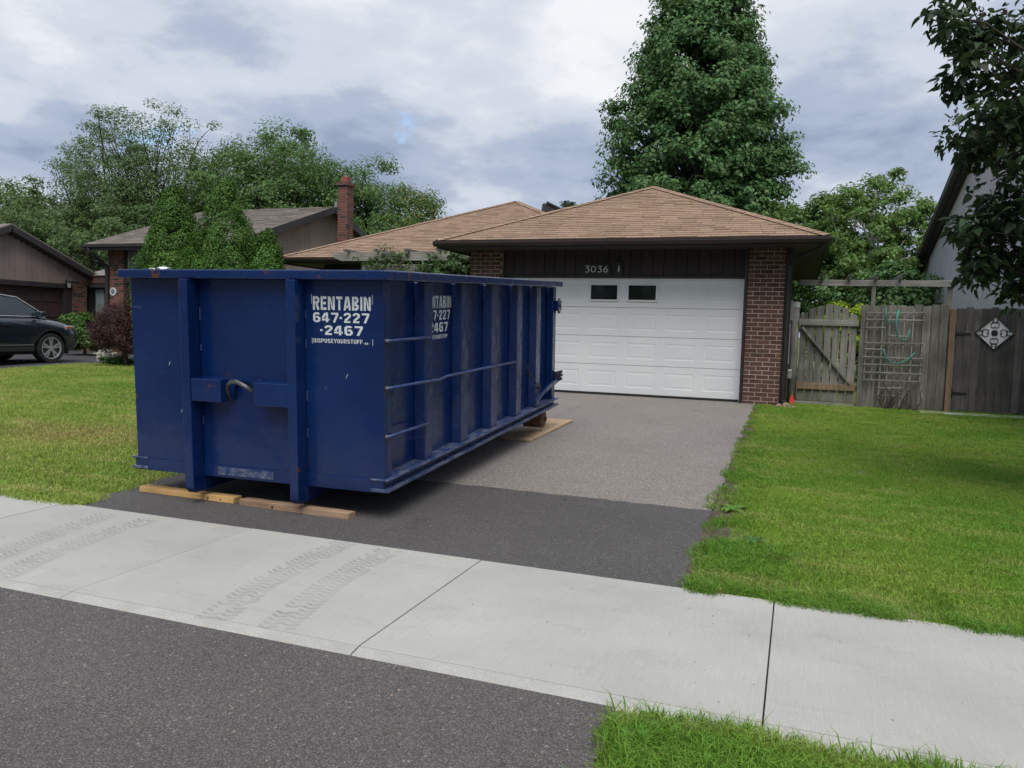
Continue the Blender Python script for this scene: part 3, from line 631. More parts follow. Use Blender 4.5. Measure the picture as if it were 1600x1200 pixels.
# timber under the bin
def plank(name, label, mat, x0, x1, y0, y1, z0, z1, knots=0, rot=0, seed=0):
    cx, cy = (x0+x1)/2, (y0+y1)/2; R_ = Matrix.Translation((cx, cy, 0)) @ Matrix.Rotation(rot, 4, 'Z') @ Matrix.Translation((-cx, -cy, 0))
    r = thing(name, (cx, cy, z0), label, 'board'); m = MB(); n = 14; rr = random.Random(seed); rings = []
    for i in range(n+1):
        k = i/n; j = lambda a: rr.uniform(-a, a)
        if (x1-x0) > (y1-y0): rings.append([(x0+(x1-x0)*k, y0+j(.002), z0), (x0+(x1-x0)*k, y1+j(.002), z0), (x0+(x1-x0)*k, y1+j(.002), z1+j(.0015)), (x0+(x1-x0)*k, y0+j(.002), z1+j(.0015))])
        else: rings.append([(x0, y0+(y1-y0)*k, z0), (x1+j(.004), y0+(y1-y0)*k, z0), (x1+j(.004), y0+(y1-y0)*k, z1+j(.001)), (x0, y0+(y1-y0)*k, z1+j(.001))])
    m.loft(rings).build('timber', mat, r, bevel=.003, M=R_)
    for i in range(knots):
        x = x0+(x1-x0)*rr.uniform(.15, .9); MB().tube([(x, y0-.0035, z0+.02), (x, y0+.01, z0+.02)], rr.uniform(.006, .01), 9).build('knot', M['bark'], r, M=R_)
    return r
plank('lumber_board', 'clean yellow lumber board lying flat under left front skid of the bin', M['lumber_new'], -5.00, -4.05, 4.885, 4.985, .016, .062, 2, -.012, 1)
plank('lumber_board', 'weathered brown lumber board lying flat under right front skid of the bin', M['lumber_old'], -3.99, -3.00, 4.855, 4.95, .014, .060, 1, -.03, 2)
r = plank('lumber_board', 'wide pale plywood strip under the bin\'s rusty rear roller', M['plywood'], -3.27, -2.90, 8.63, 10.45, .115, .14, 0, .0, 3)
for ch in r.children: ch.rotation_euler = (math.atan(.0264), 0, 0); ch.location = (0, 0, -8.63*.0264+.0005)

# ------------------------------------------------------------------ shingled roof faces
def roof_face(O, U, V, uL, uR, smax, course, tabw, mat, parent, single, seed, name='shingle', thick=.014):
    """O eave origin, U along the eave, V up the slope (units); uL/uR = (a, b): limits a + b*s."""
    O, U, V = Vector(O), Vector(U).normalized(), Vector(V).normalized(); Nn = U.cross(V).normalized()
    if Nn.z < 0: Nn = -Nn
    rr = random.Random(seed); J = MB(); s = 0; n = 0
    while s < smax-.02:
        s1 = min(s+course*1.06, smax); x = uL[0]+uL[1]*s; xe = uR[0]+uR[1]*s; x -= rr.random()*tabw[0]*.0
        first = True
        while x < xe-.01:
            w = rr.uniform(*tabw)*(rr.random() if first else 1); first = False; w = max(w, .06); x1 = min(x+w, xe)
            if xe-x1 < .08: x1 = xe
            def cl(u, ss): return min(max(u, uL[0]+uL[1]*ss), uR[0]+uR[1]*ss)
            th = thick*rr.choice((.6, .7, .8, 1.1)); dr = rr.uniform(0, .004)
            def pt(u, ss, h): return O+U*u+V*ss+Nn*h
            m = J if not single else MB(); g = .003
            vs = [pt(x+g, s-dr, .001), pt(x1-g, s-dr, .001), pt(cl(x1, s1)-g, s1, .001), pt(cl(x, s1)+g, s1, .001),
                  pt(x+g, s-dr, th+.004), pt(x1-g, s-dr, th+.004), pt(cl(x1, s1)-g, s1, .0035), pt(cl(x, s1)+g, s1, .0035)]
            m.add(vs, [(3, 2, 1, 0), (4, 5, 6, 7), (0, 1, 5, 4), (1, 2, 6, 5), (3, 0, 4, 7)])
            if single: m.build(name, mat, parent); n += 1
            x = x1
        s += course
    if not single: J.build(name+'_field', mat, parent, kind='stuff')
    return n
def hip_caps(P0, P1, mat, parent, w=.13, step=.14, name='hip_cap'):
    P0, P1 = Vector(P0), Vector(P1); d = P1-P0; L = d.length; d.normalize(); a = d.cross(Vector((0, 0, 1))).normalized(); up = a.cross(d).normalized(); J = MB(); s = 0
    while s < L:
        s1 = min(s+step*1.15, L); h0, h1 = .030, .020; dp = .035
        A, B = P0+d*s, P0+d*s1
        J.add([A-a*w+up*(h0-dp), A+up*h0, A+a*w+up*(h0-dp), B-a*w+up*(h1-dp), B+up*h1, B+a*w+up*(h1-dp), A-a*w+up*(h0-dp-.012), A+up*(h0-.012), A+a*w+up*(h0-dp-.012)],
              [(0, 1, 4, 3), (1, 2, 5, 4), (6, 7, 1, 0), (7, 8, 2, 1)]); s += step
    J.build(name, mat, parent, kind='stuff')

# ------------------------------------------------------------------ our house
def make_house():
    h = thing('bungalow_house', (-4, 17, .26), 'low brown brick bungalow with white double garage door and tan shingle hip roofs', 'house')
    FY, G = 14.2, .262
    TR = M['dark_trim']
    # --- garage shell
    wl = bx('side_wall', M['brick_red'], h, -6.05, -5.85, 14.32, 22, .1, 2.9); bx('side_wall', M['nb_door'], h, -.42, -.25, 14.32, 24, .1, 2.9)
    bx('lintel_wall', TR, h, -5.43, -.93, FY+.02, FY+.14, 2.40, 2.95)
    for x in np.arange(-5.42, -.95, .205): bx('siding_plank', M['siding_brown'], h, x+.004, min(x+.201, -.935), FY-.006, FY+.02, 2.455, 2.95, .004)
    bx('door_head_trim', TR, h, -5.32, -.90, FY-.03, FY+.05, 2.405, 2.452, .004)
    # --- brick piers, brick by brick
    def pier(x0, x1, seed):
        core = bx('brick_pier', M['mortar'], h, x0+.006, x1-.006, FY-.135, FY+.25, .05, 2.95)
        bw, bh, jt, d = .202, .0665, .0085, .10; rr = random.Random(seed); z = .16; row = 0
        proto = {}
        def brick(w):
            k = round(w, 3)
            if k not in proto:
                me = MB().box(-w/2, w/2, 0, d, 0, bh).mesh('brick'); bm = bmesh.new(); bm.from_mesh(me); bmesh.ops.bevel(bm, geom=bm.edges[:], offset=.004, segments=1, affect='EDGES'); bm.to_mesh(me); bm.free(); me.materials.append(M['brick_brown']); proto[k] = me
            return proto[k]
        while z < 2.93:
            x = x0; first = (bw if row % 2 else bw/2-.005); w = first
            while x < x1-.03:
                w_ = min(w, x1-x)
                o = bpy.data.objects.new('brick', brick(w_)); o.location = (x+w_/2, FY-.1395+rr.uniform(-.0025, .0025), z); o.rotation_euler = (0, 0, rr.uniform(-.006, .006)); put(o, core)
                x += w_+jt; w = bw
            z += bh+jt; row += 1
    pier(-.885, -.275, 3); pier(-6.06, -5.43, 4)
    bx('corner_trim', TR, h, -.935, -.889, FY-.16, FY+.05, .2, 2.95, .004)
    bx('corner_trim', TR, h, -5.428, -5.385, FY-.14, FY+.05, .2, 2.40, .004)
    # --- garage door
    x0, x1, zb, zt = -5.20, -.955, G+.03, 2.40; n = 4; sh = (zt-zb)/n; cw = (x1-x0)/6; yf = FY+.03
    gd = bx('garage_door', M['garage_white'], h, x0, x1, yf+.03, yf+.06, zb, zt)
    for k in range(n):
        a, b = zb+k*sh+.004, zb+(k+1)*sh-.003; m = MB()
        px = [(x0+cw*j+.085, x0+cw*(j+1)-.085) for j in range(6)]; pz = (a+.115, b-.115)
        if k == 3: pz = (a+.12, b-.10)
        skip = {2, 3} if k == 3 else set()
        xs = [x0]+[v for p in px for v in p]+[x1]; zs = [a, pz[0], pz[1], b]
        for i in range(len(xs)-1):
            for j in range(3):
                if j == 1 and i % 2 == 1: continue
                m.poly([(xs[i], yf, zs[j]), (xs[i+1], yf, zs[j]), (xs[i+1], yf, zs[j+1]), (xs[i], yf, zs[j+1])])
        for j, (p0, p1) in enumerate(px):
            if j in skip: continue
            R_ = [[(p0+e, yf+dy, pz[0]+e), (p1-e, yf+dy, pz[0]+e), (p1-e, yf+dy, pz[1]-e), (p0+e, yf+dy, pz[1]-e)] for e, dy in ((0, 0), (.012, .004), (.026, .0045), (.052, .001))]
            for A, B in zip(R_[:-1], R_[1:]):
                for q in range(4): m.poly([A[q], A[(q+1) % 4], B[(q+1) % 4], B[q]])
            m.poly(R_[-1])
        # top and bottom returns of the section
        m.poly([(x0, yf, b), (x1, yf, b), (x1, yf+.025, b), (x0, yf+.025, b)]); m.poly([(x0, yf, a), (x1, yf, a), (x1, yf+.025, a), (x0, yf+.025, a)])
        m.build('door_section', M['garage_white'], gd)
        for j in skip:
            p0, p1 = px[j][0]-.012, px[j][1]+.012; q0, q1 = pz[0]-.012, pz[1]+.012; f = MB()
            f.box(p0, p1, yf-.030, yf+.01, q0, q0+.030); f.box(p0, p1, yf-.030, yf+.01, q1-.030, q1); f.box(p0, p0+.030, yf-.0295, yf+.01, q0+.0302, q1-.0302); f.box(p1-.030, p1, yf-.0295, yf+.01, q0+.0302, q1-.0302)
            f.build('window_frame', M['white_trim'], gd, bevel=.003); bx('window_pane', M['dark_glass'], gd, p0+.03, p1-.03, yf+.004, yf+.014, q0+.03, q1-.03)
    bx('bottom_seal', M['rubber'], gd, x0, x1, yf-.01, yf+.05, zb-.035, zb-.001); bx('door_stop', M['white_trim'], h, x1+.003, x1+.028, yf-.035, yf+.06, zb-.03, zt-.003, .003)
    bx('door_stop', M['white_trim'], h, x0-.028, x0-.003, yf-.035, yf+.06, zb-.03, zt-.003, .003); bx('door_stop', M['white_trim'], h, x0, x1, yf-.03, yf+.0, zt-.02, zt+.004, .003)
    # --- number plate with digits, bell lamp
    npz = bx('number_plate', M['black'], h, -3.87, -3.30, FY-.03, FY-.0065, 2.455, 2.685, .004)
    GD = {'3': (.6, [[(.08, .93), (.5, .93), (.28, .60), (.42, .56), (.52, .42), (.52, .25), (.42, .10), (.26, .06), (.08, .14)]]), '0': (.66, [[(.33, .94), (.16, .84), (.08, .6), (.08, .4), (.16, .16), (.33, .06), (.5, .16), (.58, .4), (.58, .6), (.5, .84), (.33, .94)]]),
          '6': (.62, [[(.46, .95), (.25, .68), (.1, .42), (.1, .24), (.2, .10), (.33, .06), (.46, .10), (.55, .24), (.55, .40), (.45, .53), (.33, .56), (.2, .50)]])}
    GL.update({'3': GD['3'], '0': GD['0']}); old6 = GL['6']; GL['6'] = GD['6']
    text_parts('3036', .125, .44, lambda x, y: (-3.80+x, FY-.0325, 2.505+y), M['digit_white'], npz, None, w=.095, name='digit'); GL['6'] = old6
    lampb = bx('lamp_box', M['black'], h, -3.22, -3.09, FY-.05, FY-.0065, 2.44, 2.70, .006)
    MB().tube([(-3.155, FY-.055, 2.52), (-3.155, FY-.055, 2.60), (-3.155, FY-.055, 2.63)], [.016, .012, .004], 8).build('lamp_bulb', M['digit_white'], lampb)
    # --- roofs
    SL = .4307
    def hip(name, ex0, ex1, ey0, ey1, ez, ridge_axis, faces, single_front, seed, mat, cap=True):
        """hip roof; returns apex points"""
        hw = min(ex1-ex0, ey1-ey0)/2; zt_ = ez+hw*SL
        if ridge_axis == 'y': A, B = Vector(((ex0+ex1)/2, ey0+hw, zt_)), Vector(((ex0+ex1)/2, ey1-hw, zt_))
        else: A, B = Vector((ex0+hw, (ey0+ey1)/2, zt_)), Vector((ex1-hw, (ey0+ey1)/2, zt_))
        c = [Vector((ex0, ey0, ez)), Vector((ex1, ey0, ez)), Vector((ex1, ey1, ez)), Vector((ex0, ey1, ez))]
        m = MB(); m.add(c+[A, B], [(3, 2, 1, 0), (0, 1, 4) if ridge_axis == 'y' else (0, 1, 5, 4), (1, 2, 5, 4) if ridge_axis == 'y' else (1, 2, 5), (2, 3, 5) if ridge_axis == 'y' else (2, 3, 4, 5), (3, 0, 4, 5) if ridge_axis == 'y' else (3, 0, 4)])
        deck = m.build(name, M['underlay'], h)
        cs = 1/math.sqrt(1+SL*SL); k = cs; smax = hw/cs
        V = {'f': (0, 1, SL), 'b': (0, -1, SL), 'r': (-1, 0, SL), 'l': (1, 0, SL)}
        org = {'f': (c[0], (1, 0, 0), ex1-ex0), 'r': (c[1], (0, 1, 0), ey1-ey0), 'b': (c[2], (-1, 0, 0), ex1-ex0), 'l': (c[3], (0, -1, 0), ey1-ey0)}
        for i, f in enumerate(faces):
            O, U, L = org[f]
            roof_face(O, U, V[f], (0, k), (L, -k), smax, .125, (.20, .36), mat, deck, single_front and f == 'f', seed+i)
        if cap:
            for a, b in ((c[0], A), (c[1], A if ridge_axis == 'y' else B)): hip_caps(a, b, mat, deck)
            hip_caps(A, B, mat, deck)
        return A, B, c
    hip('garage_roof', -6.46, .36, 13.36, 24, 3.03, 'y', 'frl', True, 100, M['shingle'])
    hip('main_roof', -12.0, -3.0, 16.0, 24.9, 2.99, 'x', 'fl', False, 200, M['shingle'])
    # --- eaves: soffit, fascia, gutter
    def eave(x0, x1, y0, y1, zt_, w_in, nm=''):
        for nm_, (a, b, c_, d) in (('soffit', (x0+.02, x1-.02, y0+.02, y0+w_in)), ('soffit', (x1-w_in, x1-.02, y0+w_in+.002, y1)), ('soffit', (x0+.02, x0+w_in, y0+w_in+.002, y1))): bx(nm_, M['soffit'], h, a, b, c_, d, zt_-.11, zt_-.095)
        bx('fascia', M['dark_trim'], h, x0+.005, x1-.005, y0+.003, y0+.02, zt_-.14, zt_-.004); bx('fascia', M['dark_trim'], h, x1-.02, x1-.003, y0+.021, y1, zt_-.14, zt_-.004); bx('fascia', M['dark_trim'], h, x0+.003, x0+.02, y0+.021, y1, zt_-.14, zt_-.004)
        g = MB().prism([(x0-.03, y0-.005, zt_-.115), (x0-.03, y0-.075, zt_-.105), (x0-.03, y0-.105, zt_-.06), (x0-.03, y0-.105, zt_-.018), (x0-.03, y0-.09, zt_-.018), (x0-.03, y0-.09, zt_-.055), (x0-.03, y0-.005, zt_-.055)], (x1-x0+.06, 0, 0)); g.build('gutter', M['gutter'], h)
    eave(-6.46, .36, 13.36, 22, 3.03, .95); eave(-12, -6.5, 16.0, 22, 2.99, .8)
    # corner brace of the side eave and downspout
    MB().tube([(.30, 13.42, 2.93), (.24, 13.6, 2.86), (-.12, 14.0, 2.72), (-.21, 14.02, 2.62), (-.215, 14.02, .35), (-.18, 13.93, .28)], .036, 8).build('downspout', M['dark_trim'], h, smooth=False)
    bx('corner_trim', TR, h, -.272, -.17, FY-.12, FY+.12, .2, 2.92, .004)
    # --- recessed main wall
    bx('front_wall', M['siding_brown'], h, -11.2, -6.07, 16.85, 17.0, .2, 2.9); bx('end_wall', M['brick_red'], h, -11.25, -11.05, 16.86, 24, .2, 2.9)
    return h
HOUSE = make_house()
# dark solar hood on the roof behind
r = thing('roof_skylight', (-7.0, 21.6, 4.8), 'small dark skylight hood just behind the rear roof peak', 'skylight')
MB().prism([(-7.35, 22.0, 4.3), (-6.3, 22.0, 4.3), (-6.3, 22.0, 4.72), (-7.05, 22.0, 5.12), (-7.25, 22.0, 5.10)], (0, .8, 0)).build('hood', M['nb_trim'], r, bevel=.02)
MB().beam((-7.1, 21.98, 5.13), (-6.28, 21.98, 4.74), .08, .05).build('flashing', M['black'], r)

# pergola over the entry
pg = thing('entry_pergola', (-8.3, 15.3, .26), 'weathered grey timber pergola between garage and recessed front door', 'pergola')
WX = M['wood_grey_x']
MB().prism([(-9.85, 15.2, 3.02), (-9.95, 15.2, 2.93), (-9.7, 15.2, 2.83), (-6.6, 15.2, 2.83), (-6.6, 15.2, 3.02)], (0, .05, 0)).build('beam', WX, pg, bevel=.006)
MB().box(-9.3, -6.5, 15.6, 15.65, 2.62, 2.79).build('beam', WX, pg, bevel=.006); MB().box(-9.0, -6.5, 16.2, 16.24, 2.50, 2.68).build('beam', WX, pg, bevel=.006); MB().box(-8.6, -6.5, 16.25, 16.28, 2.22, 2.45).build('beam', WX, pg, bevel=.006)
for x in (-9.5, -8.75, -8.0, -7.25, -6.75): MB().beam((x, 15.0, 3.05), (x+.02, 16.6, 3.05), .05, .055).build('rafter', M['wood_grey'], pg, bevel=.004)
for x in (-9.2, -6.7): bx('post', M['wood_grey'], pg, x, x+.1, 15.26, 15.36, .26, 2.83, .005)
for x in (-8.9, -8.4): MB().beam((x, 15.5, 2.79), (x+.35, 15.5, 2.45), .05, .08).build('brace', M['wood_grey'], pg)

# ------------------------------------------------------------------ neighbour's house, left
def make_neighbour():
    h = thing('brick_house', (-20, 22, .26), 'neighbouring red brick house with brown gable garage, grey shingle roof and chimney', 'house')
    T = M['nb_trim']; Y = 20.5
    # garage: gable end faces +X, door towards us
    X = -23.5; py, pz, ez, yr = 17.73, 4.13, 2.84, 20.80; yl = 2*py-yr; sl0 = (pz-ez)/(yr-py)
    MB().poly([(X-.02, yl+.1, 2.4), (X-.02, yr-.1, 2.4), (X-.02, yr-.1, ez), (X-.02, py, pz-.05), (X-.02, yl+.1, ez)]).build('gable_backing', T, h)
    y = yl+.12
    while y < yr-.2:
        zt = pz-.12-abs(y+.09-py)*sl0; bx('siding_board', M['nb_siding'], h, X-.015, X+.01, y, y+.185, 2.53, max(zt, 2.56)); y += .192
    bx('door_head', T, h, X-.015, X+.045, yl+.2, 20.09, 2.37, 2.528, .005)
    gd = bx('garage_door', M['nb_door'], h, X-.2, X-.15, 15.3, 19.79, .26, 2.37)
    for k in range(4):
        for j in range(7):
            a = 15.36+j*.63; q = MB(); z0 = .36+k*.51; q.box(X-.149, X-.128, a, a+.54, z0, z0+.36); q.build('door_panel', M['nb_door'], gd, bevel=.012)
    bx('jamb', T, h, X-.2, X+.02, 19.80, 20.08, .2, 2.369); bx('brick_pier', M['brick_red'], h, X-.3, X+.02, 20.085, 20.66, .2, 2.62); bx('jamb', T, h, X-.2, X+.02, 14.9, 15.29, .2, 2.369)
    bx('side_wall', M['brick_red'], h, -30, X-.301, 20.45, 20.64, .2, 2.75); bx('side_wall', M['brick_red'], h, -30, X-.21, 14.8, 15.0, .2, 2.75); bx('pier_step', M['brick_red'], h, X+.025, X+.75, 20.3, 20.9, .2, .46)
    for s_ in (-1, 1):
        e = py+s_*(yr-py+.14); ze = ez-.06
        MB().beam((X+.30, py, pz), (X+.30, e, ze), .035, .19).build('bargeboard', T, h); MB().beam((X+.16, py, pz-.11), (X+.16, e, ze-.11), .22, .02).build('soffit', T, h)
        MB().add([(X+.32, py, pz+.13), (X+.32, e, ze+.13), (-30.5, e, ze+.13), (-30.5, py, pz+.13), (X+.32, py, pz+.085), (X+.32, e, ze+.085), (-30.5, e, ze+.085), (-30.5, py, pz+.085)], [(0, 1, 2, 3), (7, 6, 5, 4), (0, 4, 5, 1), (1, 5, 6, 2), (2, 6, 7, 3), (3, 7, 4, 0)]).build('garage_roof', M['shingle_grey'], h)
    # coach lamp
    lx, ly = X+.17, 19.86; lp = bx('wall_lamp', M['black'], h, X+.0455, X+.065, ly-.04, ly+.04, 2.42, 2.60)
    rings = [[(lx+rr*math.cos(k*1.0472), ly+rr*math.sin(k*1.0472), z) for k in range(6)] for rr, z in ((.02, 2.74), (.05, 2.69), (.15, 2.62), (.14, 2.605))]
    MB().loft(rings).build('lamp_hood', M['nb_trim'], lp); rings = [[(lx+rr*math.cos(k*1.0472), ly+rr*math.sin(k*1.0472), z) for k in range(6)] for rr, z in ((.085, 2.604), (.05, 2.40))]
    MB().loft(rings).build('lamp_glass', M['lens_clear'], lp); MB().tube([(X+.06, ly, 2.52), (lx, ly, 2.58)], .015, 6).build('lamp_arm', M['black'], lp)
    # entry link
    bx('entry_fascia', M['rusty_trim'], h, X+.0, -21.25, 20.70, 20.85, 2.60, 2.86); bx('entry_beam', T, h, X+.03, -21.25, 20.72, 20.84, 2.46, 2.598)
    bx('entry_wall', T, h, X-.3, -21.0, 20.96, 21.1, .2, 2.9); bx('entry_glass', M['pale_glass'], h, -23.33, -22.95, 20.91, 20.955, .42, 2.40); bx('entry_frame', M['black'], h, -23.47, -23.335, 20.88, 20.958, .3, 2.45); bx('entry_brick', M['brick_red'], h, -22.9, -21.21, 20.90, 20.958, .2, 2.45)
    MB().add([(X-.2, 20.65, 2.87), (-21.2, 20.65, 2.87), (-21.2, 23.5, 3.7), (X-.2, 23.5, 3.7)], [(0, 1, 2, 3)]).build('entry_roof', M['shingle_grey'], h)
    # main block
    W0 = 19.5
    bx('brick_wall', M['brick_red'], h, -21.2, -20.56, W0, W0+.3, .2, 3.66); bx('front_wall', T, h, -20.56, -16.2, W0+.1, W0+.3, .2, 3.66)
    wn_ = bx('window', M['blinds'], h, -20.36, -18.9, W0+.06, W0+.098, 2.75, 3.60)
    for k in range(9): bx('blind_slat', M['blinds'], wn_, -20.30, -18.95, W0+.045, W0+.059, 2.80+k*.088, 2.855+k*.088)
    bx('window_frame', M['galv'], wn_, -20.40, -20.345, W0+.03, W0+.099, 2.70, 3.62); bx('window_frame', M['galv'], wn_, -19.62, -19.55, W0+.03, W0+.044, 2.70, 3.62)
    bx('panel', M['nb_siding'], h, -20.34, -19.0, W0+.07, W0+.098, .9, 2.4); bx('sill', T, h, -20.5, -18.8, W0+.0, W0+.098, 2.55, 2.70)
    bx('end_wall', T, h, -16.3, -16.2, W0+.31, 29.2, .2, 3.66); bx('end_wall', M['brick_red'], h, -21.2, -21.0, W0+.31, 29.2, .2, 3.66)
    ry, rz, ez2, e0, xl2, xr2 = 24.35, 5.62, 3.76, 18.9, -21.55, -15.8; e1 = 2*ry-e0
    gb = MB().poly([(-16.19, W0, 3.6), (-16.19, e1-.6, 3.6), (-16.19, ry, rz-.12)]); gb.build('gable_backing', T, h)
    y = W0+.1
    while y < e1-.9:
        zt = rz-.14-abs(y+.09-ry)*(rz-ez2)/(ry-e0); bx('siding_board', M['nb_siding'], h, -16.185, -16.16, y, y+.182, 2.4, max(zt, 2.5)); y += .19
    for s_, yy in ((1, e0), (-1, e1)):
        m = MB(); m.add([(xl2, yy, ez2-.03), (xr2, yy, ez2-.03), (xr2, ry, rz-.03), (xl2, ry, rz-.03), (xl2, yy, ez2-.12), (xr2, yy, ez2-.12), (xr2, ry, rz-.12), (xl2, ry, rz-.12)], [(0, 1, 2, 3), (7, 6, 5, 4), (0, 4, 5, 1), (1, 5, 6, 2), (2, 6, 7, 3), (3, 7, 4, 0)]); dk = m.build('roof', M['underlay'], h)
        if s_ == 1:
            sl_ = math.hypot(ry-e0, rz-ez2); roof_face((xl2, yy, ez2-.028), (1, 0, 0), (0, ry-e0, rz-ez2), (0, 0), (xr2-xl2, 0), sl_, .15, (.2, .5), M['shingle_grey'], dk, False, 300, thick=.02)
        MB().beam((xr2+.012, yy, ez2-.13), (xr2+.012, ry, rz-.13), .022, .22).build('bargeboard', T, h)
    bx('fascia', T, h, xl2, xr2, e0-.02, e0-.002, ez2-.22, ez2-.05); bx('soffit', T, h, xl2+.01, xr2-.01, e0+.0, W0+.3, ez2-.16, ez2-.13)
    MB().prism([(xl2-.02, e0-.03, ez2-.15), (xl2-.02, e0-.11, ez2-.13), (xl2-.02, e0-.12, ez2-.05), (xl2-.02, e0-.03, ez2-.05)], (xr2-xl2, 0, 0)).build('gutter', T, h)
    MB().tube([(-21.3, e0-.08, 3.62), (-21.28, e0-.05, 3.5), (-21.25, e0+.1, 3.38), (-21.2, W0-.1, 3.1), (-21.19, W0-.06, 2.9), (-21.19, W0-.06, .4)], .06, 8).build('downspout', T, h)
    pq = MB().tube([(-20.98, W0-.03, 2.27), (-20.98, W0-.001, 2.27)], .13, 20).build('number_plaque', M['white_trim'], h)
    MB().tube([(-20.98, W0-.035, 2.27), (-20.98, W0-.0305, 2.27)], .085, 16).build('plaque_ring', M['galv'], pq)
    ch = bx('chimney', M['brick_chimney'], h, -15.50, -15.12, 24.05, 24.45, .2, 6.28)
    bx('chimney_cap', M['brick_chimney'], ch, -15.56, -15.06, 23.99, 24.51, 6.281, 6.36, .01); bx('chimney_crown', M['rusty_trim'], ch, -15.53, -15.09, 24.02, 24.48, 6.361, 6.40, .015); bx('flue', M['red_plastic'] if False else plain('clay', (.26, .07, .05), .8, .15, 6), ch, -15.42, -15.18, 24.13, 24.37, 6.402, 6.60, .02)
    MB().tube([(-15.30, 24.25, 6.60), (-15.30, 24.25, 6.68)], .06, 10).build('flue_pipe', M['galv'], ch); MB().tube([(-15.30, 24.25, 6.70), (-15.30, 24.25, 6.72)], .09, 10).build('flue_hat', M['galv'], ch)
    bx('flashing', M['galv'], ch, -15.60, -15.505, 24.0, 24.3, 5.52, 5.72)
make_neighbour()

# ------------------------------------------------------------------ neighbour's house, right
def make_right_house():
    h = thing('grey_house', (7, 19, .26), 'pale grey vertically sided house on the right behind the lilac', 'house')
    X = 3.5; ry, rz, e0, e1 = 19.4, 5.95, 10.6, 28.3; ez = 3.42
    MB().poly([(X+.03, e0, .2), (X+.03, e1, .2), (X+.03, e1, ez), (X+.03, ry, rz), (X+.03, e0, ez)]).build('wall', M['grey_siding'], h)
    y = 10.75
    while y < e1-.1:
        zt = rz-.1-abs(y+.1-ry)*(rz-ez)/(e1-ry); bx('siding_board', M['grey_siding'], h, X, X+.028, y, y+.172, .25, zt, .004); y += .18
    bx('far_wall', M['grey_siding'], h, X+.04, 11, e1-.1, e1, .2, ez); bx('near_wall', M['grey_siding'], h, X+.04, 11, e0, e0+.1, .2, ez)
    for yy in (e0-.5, e1+.5):
        zz_ = rz-abs(yy-ry)*(rz-ez)/(e1-ry)
        MB().add([(X-.28, yy, zz_+.06), (11.3, yy, zz_+.06), (11.3, ry, rz+.06), (X-.28, ry, rz+.06), (X-.28, yy, zz_-.06), (11.3, yy, zz_-.06), (11.3, ry, rz-.06), (X-.28, ry, rz-.06)], [(0, 1, 2, 3), (7, 6, 5, 4), (0, 4, 5, 1), (1, 5, 6, 2), (2, 6, 7, 3), (3, 7, 4, 0)]).build('roof', M['shingle_grey'], h)
        MB().beam((X-.30, yy, zz_-.03), (X-.30, ry, rz-.03), .03, .20).build('bargeboard', M['nb_trim'], h); MB().beam((X-.12, yy, zz_-.14), (X-.12, ry, rz-.14), .1, .05).build('bargeboard', M['black'], h)
    bx('porch_roof', M['nb_trim'], h, X-.55, X-.01, 24.6, 28.2, 2.62, 2.95, .02)
make_right_house()

# ------------------------------------------------------------------ fence, gate and trellis on the right
FY2 = 14.5
fg = thing('picket_gate', (.45, FY2, .26), 'weathered grey picket gate with arched top and diagonal brace beside the garage', 'gate')
n = 7; 
for i in range(n):
    x = .0+i*.132; k = (i+.5)/n*2-1; top = 1.70+.30*math.sqrt(max(0, 1-k*k*.98)); top += random.uniform(-.01, .01)
    MB().prism([(x, FY2, .33), (x+.112, FY2, .33), (x+.112+random.uniform(-.004, .004), FY2, top-(.03 if k > 0 else 0)), (x+random.uniform(-.004, .004), FY2, top-(.03 if k < 0 else 0))], (0, .02, 0)).build('picket', M['wood_grey'], fg, bevel=.003)
for z in (.53, 1.63): bx('rail', WX if z > 1 else M['wood_brown'], fg, -.02, .93, FY2-.045, FY2-.001, z, z+.105, .004)
MB().beam((.03, FY2-.024, 1.60), (.84, FY2-.024, .66), .042, .10, up=(0, 1, 0)).build('brace', M['wood_grey'], fg, bevel=.004)
bx('kick_board', WX, fg, -.04, .93, FY2-.03, FY2+.0, .255, .315, .004)
ps = thing('gate_post', (-.09, FY2, .26), 'round grey gate post with pale cap between garage and gate', 'post')
MB().tube([(-.09, FY2+.02, .2), (-.085, FY2+.02, 1.2), (-.09, FY2+.02, 1.93)], [.075, .07, .068], 12).build('shaft', M['wood_grey'], ps, smooth=True); MB().tube([(-.09, FY2+.02, 1.931), (-.09, FY2+.02, 2.03)], [.078, .07], 12).build('cap', M['pipe_white'], ps)
fp = thing('fence_panel', (1.6, FY2, .26), 'weathered board fence panel between picket gate and dark gate', 'fence')
x = .955; i = 0
while x < 2.26:
    w = random.uniform(.115, .14); top = 2.0+random.uniform(-.02, .03)+(.03 if x > 1.9 else 0)
    bx('fence_board', M['wood_panel'], fp, x, min(x+w, 2.27), FY2-.01+random.uniform(-.004, .004), FY2+.012, .26, top, .003); x += w+.006
bx('post', M['wood_grey'], fp, .955, 1.03, FY2-.06, FY2-.015, .24, 1.99, .005); bx('post', M['wood_brown'], fp, 2.285, 2.37, FY2-.06, FY2+.03, .24, 1.95, .005)
bx('rail', WX, fp, 1.04, 2.28, FY2+.016, FY2+.055, 1.72, 1.81); bx('rail', WX, fp, 1.04, 2.28, FY2+.016, FY2+.055, .5, .6)
tr_ = thing('garden_trellis', (1.5, FY2-.09, .26), 'grey lattice trellis with narrow foot fixed to the fence panel', 'trellis')
xs = [1.05, 1.17, 1.29, 1.40, 1.51, 1.62, 1.75, 1.90]
